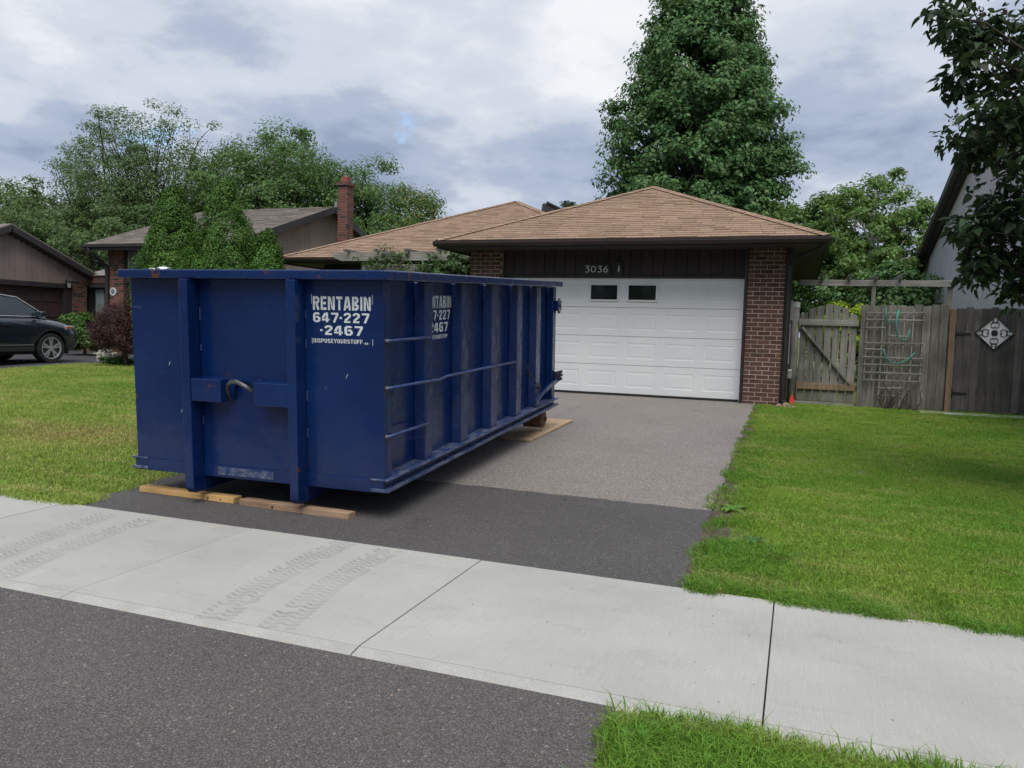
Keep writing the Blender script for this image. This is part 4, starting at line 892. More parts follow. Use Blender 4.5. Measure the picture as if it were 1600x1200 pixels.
for i, x in enumerate(xs):
    z0 = .74+random.uniform(-.02, .02) if i not in (2, 3, 4, 5) else .30; 
    MB().beam((x+random.uniform(-.006, .006), FY2-.075, z0), (x+random.uniform(-.01, .01), FY2-.075, 1.96+random.uniform(-.03, .03)), .022, .012, up=(0, 1, 0)).build('upright', M['wood_grey'], tr_)
for i in range(12):
    z = .50+i*.125; a, b = (1.03, 1.93) if z > .74 else (1.27, 1.65)
    if i in (6, 9): a, b = 1.03, 1.34
    if i in (8,): a, b = 1.38, 1.7
    MB().beam((a, FY2-.089, z+random.uniform(-.012, .012)), (b, FY2-.089, z+random.uniform(-.02, .02)), .012, .020, up=(0, 0, 1)).build('slat', WX, tr_)
for P, lb in (([(1.33, 1.95), (1.32, 1.80), (1.38, 1.72), (1.50, 1.70), (1.52, 1.92)], 'short'), ([(1.50, 1.90), (1.49, 1.66), (1.54, 1.47), (1.62, 1.42), (1.68, 1.46), (1.70, 1.60)], 'upper'), ([(1.33, 1.26), (1.37, 1.12), (1.46, 1.04), (1.58, 1.03), (1.70, 1.10), (1.80, 1.22)], 'lower')):
    tag(MB().tube([(x, FY2-.103, z) for x, z in P], .0095, 6).build('garden_twine', M['teal'], smooth=True), {'short': 'teal twine loop at the very top of the trellis', 'upper': 'teal twine hanging in a narrow loop in the upper trellis', 'lower': 'teal twine slung in a wide curve across middle of trellis'}[lb], 'twine', 'teal twine on the trellis')
vn = thing('bare_vine', (1.5, FY2-.12, .26), 'leafless brown vine stems at the foot of the trellis', 'vine')
for k in range(9):
    rr = random.Random(k); x = 1.42+rr.uniform(-.1, .35); P = [(x, FY2-.12, .24)]
    for j in range(4): P.append((P[-1][0]+rr.uniform(-.10, .12), FY2-.12+rr.uniform(-.02, .02), P[-1][2]+rr.uniform(.05, .16)))
    MB().tube(P, [.016, .014, .011, .008, .005], 6).build('stem', M['bark'], vn, smooth=True)
dg = thing('board_gate', (3.0, FY2, .26), 'dark stained wooden board gate at far right with iron hinges', 'gate')
x = 2.385
while x < 3.48:
    w = random.uniform(.10, .135); bx('gate_board', M['wood_dark'], dg, x, min(x+w, 3.49), FY2-.02+random.uniform(-.003, .003), FY2+.005, .30, 1.97+random.uniform(-.015, .02), .004); x += w+.005
bx('rail', M['wood_dark'], dg, 2.39, 3.49, FY2+.006, FY2+.05, 1.6, 1.7); bx('rail', M['wood_dark'], dg, 2.39, 3.49, FY2+.006, FY2+.05, .55, .65); 
for z in (1.55, .58):
    MB().prism([(2.37, FY2-.035, z-.025), (2.37, FY2-.035, z+.025), (2.60, FY2-.035, z+.01), (2.60, FY2-.035, z-.01)], (0, .012, 0)).build('strap_hinge', M['black'], dg); MB().tube([(2.375, FY2-.04, z-.08), (2.375, FY2-.04, z+.08)], .016, 8).build('hinge_pin', M['black'], dg)
ob = thing('beam_arch', (1.1, FY2+.05, .26), 'weathered overhead beam with short rafter tails above gate and trellis', 'pergola')
bx('beam', WX, ob, -.05, 2.32, FY2+.02, FY2+.07, 2.31, 2.415, .005); bx('post', M['wood_grey'], ob, 1.10, 1.165, FY2+.03, FY2+.09, .26, 2.309, .004); bx('post', M['wood_grey'], ob, 2.24, 2.32, FY2+.075, FY2+.14, .26, 2.42, .004)
for x in (.30, .72, 1.13, 1.50): MB().prism([(x, FY2-.18, 2.50), (x, FY2-.12, 2.417), (x, FY2+1.1, 2.417), (x, FY2+1.1, 2.51)], (.045, 0, 0)).build('rafter', WX, ob, bevel=.004)
# diamond ornament of scrolled iron
dm = thing('iron_ornament', (2.93, FY2-.05, 1.25), 'diamond shaped ornament of scrolled iron on pale panel hung on dark gate', 'ornament')
cx, cz, rr_ = 2.93, 1.575, .27
MB().prism([(cx, FY2-.034, cz-rr_), (cx+rr_, FY2-.034, cz), (cx, FY2-.034, cz+rr_), (cx-rr_, FY2-.034, cz)], (0, .010, 0)).build('panel', M['grey_siding'], dm)
cn = [(cx, cz-rr_), (cx+rr_, cz), (cx, cz+rr_), (cx-rr_, cz)]
for i in range(4): a, b = cn[i], cn[(i+1) % 4]; MB().beam((a[0], FY2-.042, a[1]), (b[0], FY2-.042, b[1]), .014, .018, up=(0, 1, 0)).build('frame_bar', M['black'], dm)
for sz, of in ((1., .07), (.62, -.045), (.55, .135)):
  for i in range(4):
    for s_ in (-1, 1):
        P = []
        for k in range(16):
            a = k/15*4.4; r_ = .068*sz*(1-k/19); u = .045+r_*math.cos(a); v = s_*(.012+r_*math.sin(a)*.9); t_ = i*math.pi/2
            P.append((cx+u*math.cos(t_)-v*math.sin(t_)+of*math.cos(t_), FY2-.042, cz+u*math.sin(t_)+v*math.cos(t_)+of*math.sin(t_)))
        MB().tube(P, .0055, 5).build('scroll', M['black'], dm)
MB().tube([(cx, FY2-.05, cz), (cx, FY2-.035, cz)], .03, 10).build('rosette', M['black'], dm)
# small things by the pier
mb = thing('meter_box', (-.2, 14.6, 1.6), 'grey electric meter box behind the brick pier', 'meter box'); bx('case', M['galv'], mb, -.235, -.12, 14.36, 14.48, 1.70, 2.05, .01); MB().tube([(-.17, 14.42, 1.70), (-.17, 14.42, .95)], .02, 8).build('conduit', M['galv'], mb)
ob2 = thing('outlet_box', (-.15, 14.3, .85), 'small pale outlet box low on the wall behind the pier', 'outlet'); bx('case', M['pipe_white'], ob2, -.165, -.10, 14.33, 14.40, .70, .86, .01); bx('lid', M['galv'], ob2, -.16, -.105, 14.318, 14.329, .72, .84)
fl = thing('marker_flag', (-.07, 13.85, .26), 'small bright red marker flag standing in grass at the pier', 'flag'); MB().tube([(-.07, 13.85, .22), (-.07, 13.85, .52)], .004, 5).build('wire', M['galv'], fl)
MB().prism([(-.11, 13.85, .33), (-.035, 13.85, .30), (-.03, 13.85, .38), (-.055, 13.85, .44), (-.07, 13.85, .48), (-.095, 13.85, .42)], (0, .012, 0)).build('flag_cloth', M['red_plastic'], fl)
for k, (x, y, r_, lb) in enumerate(((-.16, 13.80, .075, 'tan rock at the pier base nearest the red flag'), (-.27, 13.78, .055, 'smaller tan rock tucked against the brick pier base'), (-.05, 13.72, .04, 'smallest tan rock in front of the red flag'))): lump('rock', M['stone'], (x, y, gz(y)+r_*.3), r_, 20+k, lb, 'rock', .7, 'rocks at the pier')

# ------------------------------------------------------------------ parked car
def make_car():
    X, Yw, Z = -18.36, 14.3, .26        # centre line, front axle, ground
    r = thing('parked_car', (X, Yw-1.5, Z), 'dark grey sport utility car parked nose-in on the neighbouring driveway', 'car'); P = M['car_paint']
    st = [(-3.85, .42, .95, .70, .62, .60), (-3.75, .34, 1.06, .86, .84, .74), (-3.2, .30, 1.12, .92, .95, .84), (-2.0, .27, 1.13, .94, .97, .88), (-.9, .27, 1.13, .94, .97, .88), (-.35, .28, 1.13, .94, .97, .86), (.2, .30, 1.07, .93, .97, .78), (.55, .30, 1.02, .91, .95, .72), (.75, .31, .97, .86, .90, .66), (.90, .36, .86, .78, .80, .60), (.95, .45, .74, .66, .66, .50)]
    rings = []
    for y, zb, zt, wb, wm, wt in st:
        zm = zb+(zt-zb)*.55; R_ = [(-wt, zt), (-wt*.5, zt+.018), (0, zt+.025), (wt*.5, zt+.018), (wt, zt), (wm*.985, zt-(zt-zm)*.35), (wm, zm), (wb, zb+.06), (wb*.9, zb), (-wb*.9, zb), (-wb, zb+.06), (-wm, zm), (-wm*.985, zt-(zt-zm)*.35)]
        rings.append([(X+a, Yw+y, Z+b) for a, b in R_])
    body = MB().loft(rings).build('body', P, r, smooth=True); ss = body.modifiers.new('s', 'SUBSURF'); ss.levels = ss.render_levels = 2
    for i, wy in enumerate((0, -2.9)):
        c = MB().tube([(X-1.2, Yw+wy, Z+.37), (X+1.2, Yw+wy, Z+.37)], .43, 40).build('cut', P, None); b = body.modifiers.new('b%d' % i, 'BOOLEAN'); b.object = c; b.operation = 'DIFFERENCE'; b.solver = 'EXACT'; c['tmp'] = 1
    bpy.context.view_layer.update(); dgp = bpy.context.evaluated_depsgraph_get(); me = bpy.data.meshes.new_from_object(body.evaluated_get(dgp)); body.modifiers.clear(); body.data = me
    for o in [o for o in COL.objects if o.get('tmp')]: bpy.data.objects.remove(o)
    # cabin
    gs = [(-3.55, 1.10, 1.14, .80, .70), (-3.0, 1.10, 1.60, .84, .66), (-2.2, 1.10, 1.70, .86, .68), (-1.3, 1.10, 1.70, .86, .68), (-.75, 1.10, 1.62, .86, .66), (.02, 1.08, 1.12, .80, .70)]
    rings = []
    for y, zb, zt, wb, wt in gs: rings.append([(X-wb, Yw+y, Z+zb), (X-wt, Yw+y, Z+zt-.03), (X-wt*.8, Yw+y, Z+zt), (X+wt*.8, Yw+y, Z+zt), (X+wt, Yw+y, Z+zt-.03), (X+wb, Yw+y, Z+zb)])
    MB().loft(rings).build('cabin', P, r, smooth=False, bevel=.03)
    for s_ in (-1, 1):
        def q(y, z): 
            k = (z-1.1)/.6; return (X+s_*(.862-.185*k), Yw+y, Z+z)
        MB().prism([q(-.02-.12, 1.16), q(-.74, 1.55), q(-1.30, 1.60), q(-1.32, 1.16)], (s_*.012, 0, 0)).build('side_window', M['car_glass'], r); MB().prism([q(-1.40, 1.16), q(-1.38, 1.60), q(-2.35, 1.60), q(-2.5, 1.16)], (s_*.012, 0, 0)).build('side_window', M['car_glass'], r)
        MB().tube([q(-.10, 1.185), q(-.74, 1.595), q(-1.35, 1.655), q(-2.5, 1.66)], .014, 6).build('window_trim', M['chrome'], r); MB().tube([q(-.1, 1.14), q(-2.6, 1.14)], .012, 6).build('window_trim', M['chrome'], r)
        mr = MB().loft([[(X+s_*(.90+.20*a), Yw-.32+dy*(1-.2*a), Z+1.20+dz*(1-.25*a)) for dy, dz in ((-.07, -.07), (.06, -.07), (.09, .0), (.05, .08), (-.06, .08))] for a in (0, .5, 1)]).build('mirror', P, r, bevel=.02); MB().beam((X+s_*.84, Yw-.32, Z+1.13), (X+s_*.95, Yw-.32, Z+1.16), .06, .04).build('mirror_arm', M['black'], mr)
        bx('sill_trim', M['rubber'], r, X+s_*.955-.02, X+s_*.955+.02, Yw-2.4, Yw-.48, Z+.30, Z+.40, .01); bx('door_strip', M['chrome'], r, X+s_*.968-.008, X+s_*.968+.008, Yw-2.4, Yw-.5, Z+.44, Z+.462, .004)
        hl = MB().loft([[(X+s_*(w_+dx), Yw+y, Z+z) for dx, z in ((0, .80), (.06, .82), (.05, .92), (0, .93))] for y, w_ in ((.40, .89), (.62, .84), (.82, .72))]).build('headlight', M['lens_clear'], r, bevel=.01); bx('indicator', M['lens_amber'], hl, X+s_*.955-.012, X+s_*.955+.012, Yw+.42, Yw+.60, Z+.86, Z+.91, .008)
        for y in (-.36, -1.36): MB().box(X+s_*.966-.004, X+s_*.966+.004, Yw+y-.004, Yw+y+.004, Z+.42, Z+1.1).build('door_gap', M['black'], r)
        bx('door_handle', P, r, X+s_*.975-.012, X+s_*.975+.012, Yw-1.28, Yw-1.08, Z+.92, Z+.95, .006)
        for wy in (0, -2.9):
            cy = Yw+wy; cz = Z+.37; xo = X+s_*.955; xi = X+s_*.70
            prof = [(.25, xi), (.36, xi), (.37, xi+s_*.03), (.37, xo-s_*.03), (.355, xo), (.275, xo-s_*.005), (.265, xo-s_*.03)]
            w = MB().loft([[(x_, cy+rad*math.cos(k*math.pi/18), cz+rad*math.sin(k*math.pi/18)) for k in range(36)] for rad, x_ in prof]).build('wheel', M['rubber'], r, smooth=False)
            MB().tube([(xo-s_*.06, cy, cz), (xo-s_*.058, cy, cz)], .262, 30).build('disc', M['black'], w)
            ring = MB(); ring.loft([[(x_, cy+rad*math.cos(k*math.pi/18), cz+rad*math.sin(k*math.pi/18)) for k in range(36)] for rad, x_ in ((.262, xo-s_*.028), (.272, xo-s_*.001), (.252, xo-s_*.004), (.245, xo-s_*.03))]); ring.f = ring.f[:-2]; ring.build('rim', M['alloy'], w)
            for k in range(5):
                a = k*2*math.pi/5+.3
                for da in (-.17, .17):
                    MB().add([(xo-s_*.018, cy+math.cos(a+t_)*R2, cz+math.sin(a+t_)*R2) for R2, t_ in ((.05, da-.35), (.05, da+.35), (.25, da+.09), (.25, da-.09))]+[(xo-s_*.05, cy+math.cos(a+t_)*R2, cz+math.sin(a+t_)*R2) for R2, t_ in ((.05, da-.35), (.05, da+.35), (.25, da+.09), (.25, da-.09))], [(0, 1, 2, 3), (0, 4, 5, 1), (1, 5, 6, 2), (2, 6, 7, 3), (3, 7, 4, 0)]).build('spoke', M['alloy'], w)
            MB().tube([(xo-s_*.05, cy, cz), (xo-s_*.008, cy, cz)], .06, 16).build('hub', M['alloy'], w)
    MB().poly([(X-.74, Yw+.03, Z+1.125), (X+.74, Yw+.03, Z+1.125), (X+.60, Yw-.72, Z+1.625), (X-.60, Yw-.72, Z+1.625)]).build('windscreen', M['car_glass'], r)
    bx('grille', M['black'], r, X-.45, X+.45, Yw+.90, Yw+.965, Z+.58, Z+.74, .01); bx('lower_grille', M['black'], r, X-.6, X+.6, Yw+.85, Yw+.955, Z+.36, Z+.48, .02); bx('number_plate', M['white_trim'], r, X-.26, X+.26, Yw+.957, Yw+.975, Z+.48, Z+.58)
    bx('chassis', M['black'], r, X-.8, X+.8, Yw-3.4, Yw+.6, Z+.22, Z+.6)
make_car()

# ------------------------------------------------------------------ trees and plants
def leaf_verts(C, Nrm, size, aspect=.55, fold=.25, rng=RNG, droop=0.):
    """4-vertex kite leaves folded along the rib; returns verts (n*4) and face indices."""
    n = len(C); d = rng.normal(size=(n, 3)); d[:, 2] -= droop; Nrm = Nrm/np.linalg.norm(Nrm, axis=1, keepdims=True)
    d -= Nrm*(d*Nrm).sum(1, keepdims=True); d /= np.linalg.norm(d, axis=1, keepdims=True)+1e-9; b = np.cross(Nrm, d); s = size[:, None]
    v = np.stack([C-d*s*.5, C+b*s*aspect*.5-Nrm*s*0+d*s*.02, C+d*s*.5-Nrm*s*fold*.4, C-b*s*aspect*.5+d*s*.02], 1)
    v[:, 1] += Nrm*s*fold*.5; v[:, 3] += Nrm*s*fold*.5
    f = (np.arange(n)[:, None]*4+np.array([0, 1, 2, 3])[None]); return v.reshape(-1, 3), f.ravel()
def fib(n, rng): 
    v = rng.normal(size=(n, 3)); return v/np.linalg.norm(v, axis=1, keepdims=True)
def curve_limb(a, b, rng, bend=.15, n=5):
    a, b = np.array(a, float), np.array(b, float); L = np.linalg.norm(b-a); P = []; off = rng.normal(size=3)*bend*L
    for i in range(n+1):
        k = i/n; p = a+(b-a)*k+off*math.sin(k*math.pi)*.5; p[2] += math.sin(k*math.pi)*L*.06; P.append(tuple(p))
    return P
def tree(name, label, base, trunk_h, trunk_r, crown, nclump, nleaf, leaf, clump_r, mat, bark, seed, group=None, limbs=40, flat=.6, up=.5, shell=.55, lean=(0, 0), aspect=.6, extra=None, droop=.4, multi=1, limb_r=.35, cat='tree', twigs=True):
    """crown(u, rng): fills an array of clump centres (n, 3) relative to the base with an outward direction"""
    rng = np.random.default_rng(seed); r = thing(name, base, label, cat, group); B = np.array(base, float)
    C, Out = crown(nclump, rng); C = C+B
    # trunk and limbs
    m = MB(); top = C[np.argmax(C[:, 2])]; ctr = C.mean(0)
    for t_ in range(multi):
        e = np.array([ctr[0]*.6+top[0]*.4, ctr[1]*.6+top[1]*.4, B[2]+(top[2]-B[2])*.86]); off = np.zeros(3)
        if multi > 1: e = C[rng.integers(len(C))]*.75+top*.25; off = np.array([rng.uniform(-.3, .3), rng.uniform(-.3, .3), 0])*trunk_r*5
        n = 9; T = []; wig = rng.normal(size=3)*trunk_r*.8
        for i in range(n+1): k = i/n; T.append(B+off*(1-k*.0)+(e-B-off)*k+np.array([0, 0, -.15*(i == 0)])+wig*math.sin(k*5))
        rad = [trunk_r*(1.25 if i == 0 else 1)*(1-.88*i/n)/(multi**.4) for i in range(n+1)]
        m.tube([tuple(p) for p in T], rad, 8)
        pick = rng.choice(len(C), min(limbs, len(C)), replace=False)
        for j in pick[t_::multi]:
            c = C[j]; zf = (c[2]-B[2])*rng.uniform(.35, .75); k = np.clip(max(zf, trunk_h)/(e[2]-B[2]), .05, .95); i0 = int(k*n); p = T[i0]+(T[min(i0+1, n)]-T[i0])*(k*n-i0)
            Lm = curve_limb(p, c, rng); r0 = min(rad[i0]*.7, trunk_r*limb_r); m.tube(Lm, [r0*(1-.85*q/5) for q in range(6)], 5, False)
            if twigs:
                for _ in range(2):
                    q = np.array(Lm[3]); c2 = C[rng.integers(len(C))]
                    d = c2-q; L = np.linalg.norm(d)
                    if L > 0: m.tube(curve_limb(q, q+d/L*min(L, clump_r*2.6), rng, .1, 3), [r0*.35, r0*.25, r0*.15, r0*.06], 4, False)
    m.build('trunk', bark, r, smooth=True)
    # leaves
    k = rng.integers(0, len(C), nleaf); d = fib(nleaf, rng); rad = clump_r*rng.uniform(.6, 1.25, len(C))[k]*rng.uniform(0, 1, nleaf)**shell
    P = C[k]+d*rad[:, None]*np.array([1, 1, flat]); Nr = d*.6+Out[k]*.5+np.array([0, 0, up])+rng.normal(size=(nleaf, 3))*.45
    v, f = leaf_verts(P, Nr, leaf*rng.uniform(.6, 1.3, nleaf), aspect, rng=rng, droop=droop)
    npmesh('crown', v, f, 4, mat, r)
    if extra: extra(r, C, Out, rng)
    return r
def ellipsoid(c, rx, ry, rz, inner=.35, gaps=0., fs=1.0, lowcut=-.9):
    def f(n, rng):
        P = []; O = []
        while len(P) < n:
            d = fib(1, rng)[0]; k = (inner+(1-inner)*rng.random()**.5)
            if d[2] < lowcut: continue
            bump_ = 1+.10*math.sin(d[0]*5.3*fs+c[0])*math.cos(d[1]*4.7*fs+1)+.06*math.sin(d[2]*7+d[0]*6)
            if gaps and math.sin(d[0]*7*fs+1.3)*math.sin(d[1]*6*fs+2)*math.sin(d[2]*6) > gaps: continue
            P.append((c[0]+d[0]*rx*k*bump_, c[1]+d[1]*ry*k*bump_, c[2]+d[2]*rz*k*bump_)); O.append(d)
        return np.array(P), np.array(O)
    return f
def cone(r0, z0, z1, power=.8, inner=.4, layers=None):
    def f(n, rng):
        P = []; O = []
        while len(P) < n:
            k = rng.random()**1.25; z = z0+(z1-z0)*k; a = rng.random()*6.2832
            R = r0*max(.03, (1-k))**power*(1+.13*math.sin(a*3+z*1.1)+.10*math.sin(a*5-z*2.3)); 
            if k < .1: R *= .75+2.5*k
            q = (inner+(1-inner)*rng.random()**.45); P.append((math.cos(a)*R*q, math.sin(a)*R*q, z)); O.append((math.cos(a), math.sin(a), .4))
        return np.array(P), np.array(O)
    return f
def profile(tab, inner=.3):
    zs = np.array([a for a, b in tab]); rs = np.array([b for a, b in tab]); zz_ = np.linspace(zs[0], zs[-1], 200); w = np.interp(zz_, zs, rs)+.15; w /= w.sum()
    def f(n, rng):
        z = rng.choice(zz_, n, p=w)+rng.normal(size=n)*.05; a = rng.random(n)*6.2832; R = np.interp(z, zs, rs)*(1+.07*np.sin(a*3+z*1.1)+.07*np.sin(a*5-z*2.3)+.06*np.sin(a*9+z*4)); q = inner+(1-inner)*rng.random(n)**.45
        return np.stack([np.cos(a)*R*q, np.sin(a)*R*q, z], 1), np.stack([np.cos(a), np.sin(a), np.full(n, .4)], 1)
    return f
# big conical linden behind the garage
tree('linden_tree', 'tall dark green conical tree rising behind the garage roof', (-4.0, 30.6, .26), 3, .32, profile([(2.0, 1.8), (3.2, 2.8), (5, 3.25), (7.4, 3.3), (9.2, 2.95), (11.6, 2.15), (14.1, 1.3), (16.0, .6), (17.6, .08)]), 1150, 150000, .165, .62, M['leaf_linden'], M['bark_dark'], 1, limbs=70, flat=.6)
# honey locust, open umbrella crown
def locust(n, rng):
    P = []; O = []
    while len(P) < n:
        d = fib(1, rng)[0]
        if d[2] < -.1: continue
        k = .25+.75*rng.random()**.45; a = math.atan2(d[1], d[0]); b = 1+.08*math.sin(a*4)+.06*math.sin(a*7+d[2]*5)
        P.append((d[0]*6.5*k*b, d[1]*6.0*k*b, 4.0+d[2]*8.8*k*b)); O.append(d)
    return np.array(P), np.array(O)
tree('honey_locust_tree', 'wide airy tree with open umbrella crown and dark forking limbs at left', (-35.2, 34.8, .26), 2.2, .34, locust, 760, 70000, .135, .78, M['leaf_locust'], M['bark_dark'], 2, limbs=420, flat=.6, multi=6, limb_r=.26, twigs=False, shell=.4)
tree('honey_locust_tree', 'lower spreading feathery tree at the left edge behind the brown garage', (-40.5, 31.0, .26), 1.5, .28, ellipsoid((0, 0, 4.3), 6.8, 5.5, 3.8, .3, .35), 330, 40000, .16, .75, M['leaf_locust'], M['bark_dark'], 3, limbs=60, flat=.5, multi=2)
tree('honey_locust_tree', 'mid height pale feathery tree between brown garage and grey roof', (-33.8, 29.6, .26), 1.2, .22, ellipsoid((0, 0, 3.9), 5.2, 4.6, 3.2, .3, .4), 280, 34000, .15, .62, M['leaf_locust'], M['bark_dark'], 13, limbs=60, flat=.5, multi=3)
# maples behind the chimney
tree('maple_tree', 'round bright green tree behind the chimney', (-28.2, 37.2, .26), 3, .3, ellipsoid((0, 0, 7.0), 5.3, 4.6, 5.0, .3), 560, 76000, .16, .95, M['leaf_maple'], M['bark_dark'], 4, limbs=60)
def yel(r, C, Out, rng):
    k = np.where((C[:, 0]-C[:, 0].mean())+.4*(C[:, 1]-C[:, 1].mean()) > 2.0)[0]
    if len(k) == 0: return
    n = 2600; q = rng.choice(k, n); d = fib(n, rng); P = C[q]+d*.75*rng.random((n, 1))**.5; v, f = leaf_verts(P, d+np.array([0, 0, .6]), .2*rng.uniform(.6, 1.2, n), rng=rng); npmesh('yellow_leaves', v, f, 4, M['leaf_yellow'], r)
tree('maple_tree', 'green tree with yellowing right side between chimney and rear roof', (-23.9, 39.8, .26), 3, .3, ellipsoid((0, 0, 5.3), 4.7, 4.2, 4.9, .3), 520, 62000, .155, .95, M['leaf_maple'], M['bark_dark'], 5, limbs=50, extra=yel)
tree('maple_tree', 'dense green tree mass behind the grey roof left of chimney', (-34.5, 44.5, .26), 3, .3, ellipsoid((0, 0, 5.0), 6.5, 5, 4.4, .3), 260, 26000, .24, 1.0, M['leaf_maple'], M['bark_dark'], 6, limbs=30)
tree('maple_tree', 'far dark tree closing the gap at the left edge', (-58, 44, .26), 3, .3, ellipsoid((0, 0, 5.4), 9.5, 7, 5.2, .3), 240, 20000, .32, 1.3, M['leaf_locust'], M['bark_dark'], 7, limbs=20)
tree('maple_tree', 'small green treetop peeking over the rear roof left slope', (-25.1, 56, .26), 3, .2, ellipsoid((0, 0, 7.8), 1.3, 1.3, 1.6, .3), 40, 2600, .24, .5, M['leaf_maple'], M['bark_dark'], 8, limbs=10)
tree('pine_tree', 'small dark pine top peeking between the two roof peaks', (-12.7, 43.4, .26), 4, .2, ellipsoid((0, 0, 7.3), 1.0, 1.0, 1.5, .2), 40, 3600, .17, .42, M['leaf_pine'], M['bark_dark'], 9, limbs=10)
# birch and companions at right
def birch_stems(r, C, Out, rng):
    for a in ((.1, .6, 6.6), (-.5, .9, 6.0), (.9, .4, 6.2)):
        b = np.array((2.0, 27.7, .2)); e = b+np.array(a); MB().tube(curve_limb(b+np.array([a[0]*.2, 0, 0]), e, rng, .04, 6), [.11, .10, .085, .07, .05, .035, .02], 8).build('stem', M['bark_birch'], r, smooth=True)
    for a, b_ in (((2.1, 27.5, 3.6), (2.9, 27.2, 4.5)), ((2.05, 27.5, 4.2), (1.6, 27.1, 5.2)), ((2.15, 27.5, 3.5), (3.1, 27.2, 4.0))): MB().tube(curve_limb(a, b_, rng, .08, 4), [.05, .04, .03, .02, .01], 6).build('stem', M['bark_birch'], r, smooth=True)
tree('birch_tree', 'bright green birch with white stems behind the gate', (2.0, 28.2, .26), 2, .10, ellipsoid((0, 0, 3.9), 2.45, 2.2, 2.5, .3), 260, 34000, .125, .45, M['leaf_birch'], M['bark_birch'], 10, limbs=50, extra=birch_stems)
tree('maple_tree', 'mid green tree between the tall conical tree and the birch', (-.3, 28.8, .26), 2, .16, ellipsoid((0, 0, 3.8), 2.0, 1.9, 2.1, .3), 140, 15000, .15, .55, M['leaf_maple'], M['bark_dark'], 11, limbs=30)
tree('maple_tree', 'low dark tree behind gate under the birch', (1.9, 24.2, .26), .8, .12, ellipsoid((0, 0, 1.7), 2.3, 1.2, 1.5, .3), 90, 10000, .14, .5, M['leaf_linden'], M['bark_dark'], 12, limbs=20)
tree('lime_shrub', 'bright yellow-green shrub glowing above the gate and trellis', (1.15, 19.6, .26), .5, .06, ellipsoid((0, 0, 1.25), 1.15, .8, .72, .4), 80, 9000, .09, .22, M['leaf_lime'], M['bark'], 14, limbs=20, cat='shrub')
# cedars
def cedar(label, x, y, r0, z1, seed):
    tree('cedar_shrub', label, (x, y, .25), .1, .09, profile([(.1*z1/4.3, .55*r0), (1.2*z1/4.3, r0), (2.3*z1/4.3, .92*r0), (3.2*z1/4.3, .58*r0), (3.8*z1/4.3, .27*r0), (z1, .03*r0)], .80), 340, 90000, .056, .20, M['leaf_cedar'], M['bark'], seed, 'cedars behind the blue bin', limbs=24, flat=1.3, up=.3, cat='cedar', aspect=.40, twigs=False, droop=-1.2, shell=.22)
cedar('leftmost tall pointed green cedar behind the blue bin', -14.25, 15.0, .78, 4.35, 31)
cedar('middle tall bushy green cedar behind the blue bin', -12.7, 15.0, .96, 4.3, 32)
cedar('short green cedar right of the two tall cedars', -11.55, 15.0, .50, 3.25, 33)
# shrubs at the neighbour's door
tree('round_shrub', 'green rounded shrub at the foot of the neighbouring brick wall', (-20.4, 17.9, .26), .2, .05, ellipsoid((0, 0, .72), .72, .6, .62, .5), 90, 9000, .075, .2, M['leaf_shrub'], M['bark'], 41, limbs=12, cat='shrub')
tree('japanese_maple', 'dark red weeping japanese maple left of the blue bin', (-15.3, 14.6, .26), .3, .06, ellipsoid((0, 0, .78), .72, .75, .76,   .5, lowcut=-.6), 200, 26000, .055, .2, M['leaf_red'], M['bark'], 42, limbs=24, cat='shrub', flat=1.0, aspect=.3)
tree('flower_clump', 'small clump of white flowers beside the red maple', (-16.35, 14.95, .26), .05, .01, ellipsoid((0, 0, .22), .28, .25, .2, .3), 30, 700, .05, .08, M['bloom_white'], M['bark'], 43, limbs=12, cat='flowers', twigs=False)
tree('ground_shrub', 'low green leaves under the white flowers at lawn edge', (-15.9, 14.9, .26), .05, .01, ellipsoid((0, 0, .1), .5, .35, .12, .3), 30, 1600, .07, .12, M['leaf_shrub'], M['bark'], 44, limbs=6, cat='plant', twigs=False)
# climbers on the entry pergola
tree('climbing_vine', 'leafy green climber hanging from the entry pergola beside the garage', (-7.0, 15.0, .26), 1.2, .03, ellipsoid((.15, 0, 2.32), .78, .3, .42, .2), 60, 2600, .10, .2, M['leaf_vine'], M['bark'], 51, limbs=20, cat='climber')
tree('climbing_vine', 'sparse half-bare climber tangled on the left of the entry pergola', (-8.6, 15.15, .26), 1.4, .02, ellipsoid((.0, 0, 2.55), .85, .15, .42, .1), 60, 700, .07, .15, M['leaf_vine'], M['bark'], 52, limbs=50, cat='climber')
def far_wood():
    rng = np.random.default_rng(77); C = []
    for k in range(34):
        x = -66+k*4+rng.uniform(-1, 1); y = -27+rng.uniform(-4, 4); H = rng.uniform(7, 12); R = rng.uniform(3, 4.5)
        d = fib(60, rng); C.append(np.array([x, y, H*.55])+d*np.array([R, R, H*.5])*rng.uniform(.4, 1, (60, 1)))
    C = np.concatenate(C); n = 42000; q = rng.integers(0, len(C), n); d = fib(n, rng); P = C[q]+d*1.1*rng.random((n, 1))**.5; P[:, 2] = np.maximum(P[:, 2], .05)
    v, f = leaf_verts(P, d+np.array([0, 0, .5]), .62*rng.uniform(.6, 1.3, n), rng=rng); o = npmesh('street_wood', v, f, 4, M['leaf_maple'], None, 'stuff'); tag(o, 'row of leafy trees across the street behind the viewer', 'trees')
far_wood()
